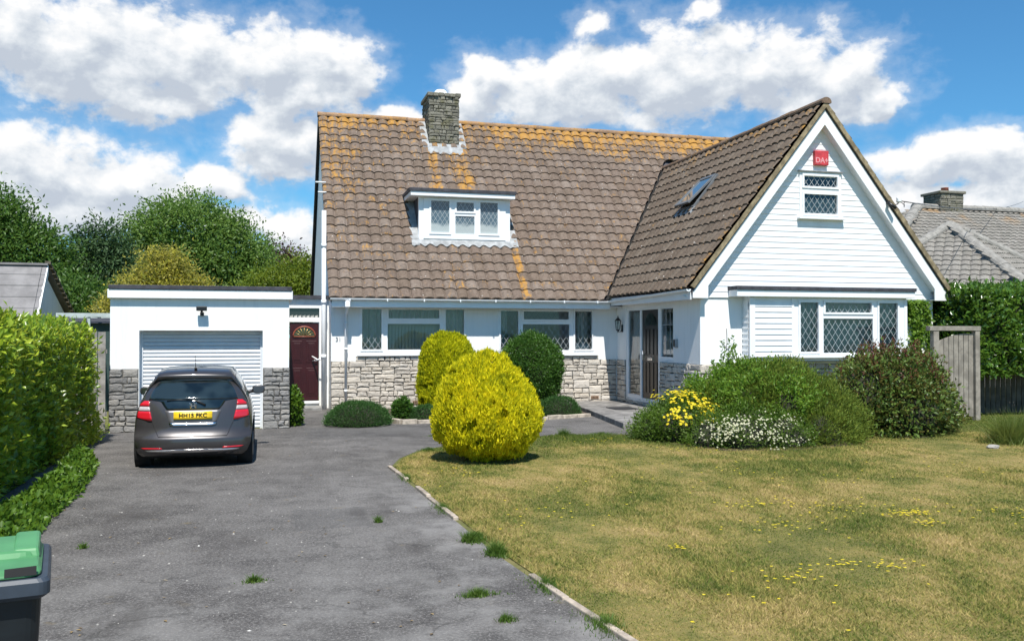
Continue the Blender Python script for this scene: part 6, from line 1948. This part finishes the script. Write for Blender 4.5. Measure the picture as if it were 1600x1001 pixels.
def bodyring(i):
    y, z, w_, cv = PROF[i]
    out = []
    for j in range(NJ):
        t = -1 + 2 * j / (NJ - 1); cr = .022 * t * t if 15 <= i <= 21 else .008 * t * t
        out.append((CX + w_ * t, CY + y + cv * abs(t) ** 3.2, z - cr))
    return out
b = MB(); rings = [bodyring(i) for i in range(len(PROF))]
vs = [q for r_ in rings for q in r_]
b.add(vs, [(i * NJ + j, i * NJ + j + 1, (i + 1) * NJ + j + 1, (i + 1) * NJ + j) for i in range(len(PROF) - 1) for j in range(NJ - 1)], 0, True)
# sides: rings from the body edge to a central line
def sidepts(s):
    loop = [Vector(r_[NJ - 1] if s > 0 else r_[0]) for r_ in rings]
    for k in range(1, 9):
        y = 3.30 + (0.45 - 3.30) * k / 9; loop.append(Vector((CX + s * .70, CY + y, .165)))
    out = []; K = 6
    for p in loop:
        yb_ = min(max(p.y - CY, .42), 3.15); tgt = Vector((CX + s * (.815 - .0 * 1), CY + yb_, .60))
        row = []
        for k in range(K + 1):
            f = k / K; q = p.lerp(tgt, f); q.x = p.x + (tgt.x - p.x) * math.sin(f * math.pi / 2) ** .85
            row.append(q)
        out.append(row)
    return out
SIDE = {}
for s in (1, -1):
    rows = sidepts(s); SIDE[s] = rows; n = len(rows); K = len(rows[0])
    vs = [q for r_ in rows for q in r_]
    fs = []
    for i in range(n):
        for k in range(K - 1):
            f = (i * K + k, i * K + k + 1, ((i + 1) % n) * K + k + 1, ((i + 1) % n) * K + k)
            fs.append(f if s > 0 else f[::-1])
    b.add(vs, fs, 0, True)
body = b.build("body", M_PAINT, car)
bm = bmesh.new(); bm.from_mesh(body.data); bmesh.ops.remove_doubles(bm, verts=bm.verts, dist=.0008); bmesh.ops.recalc_face_normals(bm, faces=bm.faces); bm.to_mesh(body.data); bm.free()
# underside
a_ = MB(); a_.box(CX - .66, CX + .66, CY + .22, CY + 3.5, .15, .40); a_.build("underbody", M_DARK, car)

def panel(rows, e, name, mtl, parent=car, nx=12, thick=0.0, smooth=True, side=0):
    """rows: (z, xl, xr) laid over the rear skin, e proud"""
    zs = [r_[0] for r_ in rows]; fine = []
    for (z0, a0, b0), (z1, a1, b1) in zip(rows[:-1], rows[1:]):
        k = max(1, int(abs(z1 - z0) / .03))
        for i in range(k): f = i / k; fine.append((z0 + (z1 - z0) * f, a0 + (a1 - a0) * f, b0 + (b1 - b0) * f))
    fine.append(rows[-1])
    mb = MB(); vs = []; fs = []
    for (z, xl, xr) in fine:
        for j in range(nx + 1): vs.append(R(xl + (xr - xl) * j / nx, z, e))
    n = len(fine)
    for i in range(n - 1):
        for j in range(nx): fs.append((i * (nx + 1) + j, i * (nx + 1) + j + 1, (i + 1) * (nx + 1) + j + 1, (i + 1) * (nx + 1) + j))
    # returns to the skin
    base = len(vs)
    ed = [j for j in range(nx + 1)] + [i * (nx + 1) + nx for i in range(1, n)] + [(n - 1) * (nx + 1) + j for j in range(nx - 1, -1, -1)] + [i * (nx + 1) for i in range(n - 2, 0, -1)]
    for q in ed: v = Vector(vs[q]); vs.append(v + Vector((0, e + .012, 0)))
    m = len(ed)
    for k in range(m): fs.append((ed[k], base + k, base + (k + 1) % m, ed[(k + 1) % m]))
    mb.add(vs, fs, 0, smooth)
    return mb.build(name, mtl, parent)

panel([(.978, -.612, .612), (1.10, -.565, .565), (1.20, -.505, .505), (1.245, -.45, .45)], .005, "rear_window", M_CGLASS, nx=20)
panel([(.835, -.355, .355), (.90, -.405, .405), (.955, -.44, .44), (.978, -.612, .612)], .005, "lower_glass_panel", M_CGLASS, nx=20)
panel([(1.268, -.47, .47), (1.282, -.48, .48)], .010, "spoiler_edge", M_CHROME if False else M_PAINT)
for s in (-1, 1):
    def rw(rows): return [(z, min(s * a, s * b_), max(s * a, s * b_)) for z, a, b_ in rows]
    tl_ = panel(rw([(.685, .555, .61), (.735, .565, .775), (.79, .578, .762), (.82, .586, .754)]), .014, "tail_lamp", M_REDL, nx=8)
    panel(rw([(.822, .586, .754), (.885, .599, .739)]), .014, "reversing_lamp", M_CLEARL, tl_, nx=8)
    panel(rw([(.887, .599, .739), (.92, .602, .73), (.965, .605, .675)]), .014, "upper_lens", M_REDL, tl_, nx=8)
    panel(rw([(.288, .40, .66), (.31, .42, .70)]), .008, "reflector", M_REDL, nx=6)
    panel(rw([(.475, .470, .476), (.56, .505, .511), (.67, .552, .558)]), .0015, "tailgate_gap", M_DARK, nx=1)
panel([(.462, -.47, .47), (.468, -.47, .47)], .003, "bumper_gap", M_DARK, nx=14)
panel([(.235, -.30, .30), (.256, -.62, .62), (.275, -.64, .64), (.283, -.20, .20)], .010, "lower_bumper_trim", plain("silver_trim", (.50, .48, .49), .25, .05, 8, 0, metal=.8), nx=16)
panel([(.165, -.55, .55), (.20, -.62, .62), (.232, -.64, .64)], .002, "rear_valance", M_RUBBER, nx=14)
panel([(.645, -.315, .315), (.72, -.345, .345), (.832, -.385, .385)], .003, "plate_recess", plain("grey_recess_paint", (.16, .155, .16), .35, .1, 8, 0, metal=.4), nx=14)
panel([(.612, -.26, .26), (.628, -.31, .31), (.655, -.325, .325)], .016, "chrome_garnish", M_CHROME, nx=14)
pl = panel([(.70, -.262, .262), (.815, -.262, .262)], .022, "number_plate", M_PLATE, nx=4)
Rm = lambda x, z, e: Matrix(((1, 0, 0, CX + x), (0, 0, -1, R(x, z, e).y), (0, 1, 0, z), (0, 0, 0, 1)))
text_mesh("plate_characters", "HH15 FKC", .092, M_BLACK, pl, Rm(0, .757, .0275), .0008, .0022, .92)
bd_ = MB()
for (x0, x1, z0, z1) in ((-.030, -.018, .865, .925), (.018, .030, .865, .925), (-.018, .018, .888, .900)): 
    y = R(0, .89, .016).y; bd_.box(CX + x0, CX + x1, y - .006, y, z0, z1)
pts = [(-.045, .938), (.045, .938), (.036, .855), (-.036, .855), (-.045, .938)]
bd_.tube([(CX + x, R(0, .89, .018).y, z) for x, z in pts], .005, 6)
bd_.build("badge", M_CHROME, car)
wp = MB(); wp.tube([R(.16, .905, .02), R(.15, .915, .035), R(.02, .975, .035), R(-.10, .985, .03)], [.016, .012, .009, .008], 8); wp.tube([R(-.02, .975, .03), R(-.20, .982, .025), R(-.36, .965, .02)], .006, 6); wp.build("rear_wiper", M_BLACK, car)
# side windows, mirrors, wheels, aerial
for s in (1, -1):
    rows = SIDE[s]
    wn_ = MB()
    idx = list(range(16, 23))
    grid = []
    for i in idx:
        r_ = rows[i]; out = []
        for f in (.10, .25, .40, .52):
            fi = f * 6; k = int(fi); q = r_[k].lerp(r_[k + 1], fi - k); out.append(q + Vector((s * .006, 0, .002)))
        grid.append(out)
    vs = [q for g_ in grid for q in g_]; fs = []
    for i in range(len(grid) - 1):
        for k in range(3):
            f = (i * 4 + k, i * 4 + k + 1, (i + 1) * 4 + k + 1, (i + 1) * 4 + k); fs.append(f if s > 0 else f[::-1])
    wn_.add(vs, fs, 0, True); wn_.build("side_window", M_CGLASS, car)
    mr_ = MB(); mc = Vector((CX + s * .89, CY + 2.45, .985))
    ringsm = []
    for (dy, sc) in ((-.05, .80), (-.045, 1.0), (.0, 1.0), (.06, .85), (.10, .45)):
        ringsm.append([mc + Vector((s * .105 * sc * math.copysign(abs(math.cos(a)) ** .7, math.cos(a)), dy, .072 * sc * math.copysign(abs(math.sin(a)) ** .7, math.sin(a)))) for a in [2 * math.pi * k / 16 for k in range(16)]])
    n = 16; vsm = [q for r_ in ringsm for q in r_]
    mr_.add(vsm, [(i * n + k, i * n + (k + 1) % n, (i + 1) * n + (k + 1) % n, (i + 1) * n + k) for i in range(4) for k in range(n)] + [tuple(range(4 * n, 5 * n))], 0, True)
    mr_.tube([mc + Vector((-s * .09, .02, -.03)), mc + Vector((-s * .22, .05, -.05))], [.03, .035], 8)
    mo = mr_.build("door_mirror", M_PAINT, car)
    g_ = MB(); g_.add([q for q in ringsm[0]], [tuple(range(16))]); g_.build("mirror_glass", mat("mirror_face", lambda t: pbsdf(t, (.16, .20, .24), .05, metal=.9)), mo)
    for y in (.62, 2.98):
        arch = MB(); arch.tube([(CX + s * .60, CY + y, .29), (CX + s * .812, CY + y, .29)], .335, 28); arch.build("wheel_arch", M_DARK, car)
        wh = MB(); wh.tube([(CX + s * .64, CY + y, .285), (CX + s * .66, CY + y, .285), (CX + s * .80, CY + y, .285), (CX + s * .822, CY + y, .285)], [.26, .286, .286, .262], 30)
        wo_ = wh.build("wheel", M_RUBBER, car)
        rm_ = MB(); rm_.tube([(CX + s * .80, CY + y, .285), (CX + s * .826, CY + y, .285)], .18, 20)
        rm_.build("rim", plain("alloy", (.45, .45, .46), .3, .05, 8, 0, metal=.9), wo_)
an = MB(); an.tube([(CX, CY + .62, 1.38), (CX, CY + .56, 1.43)], [.025, .014], 8); an.tube([(CX, CY + .565, 1.425), (CX, CY + .49, 1.60)], [.005, .003], 6); an.build("aerial", M_BLACK, car)
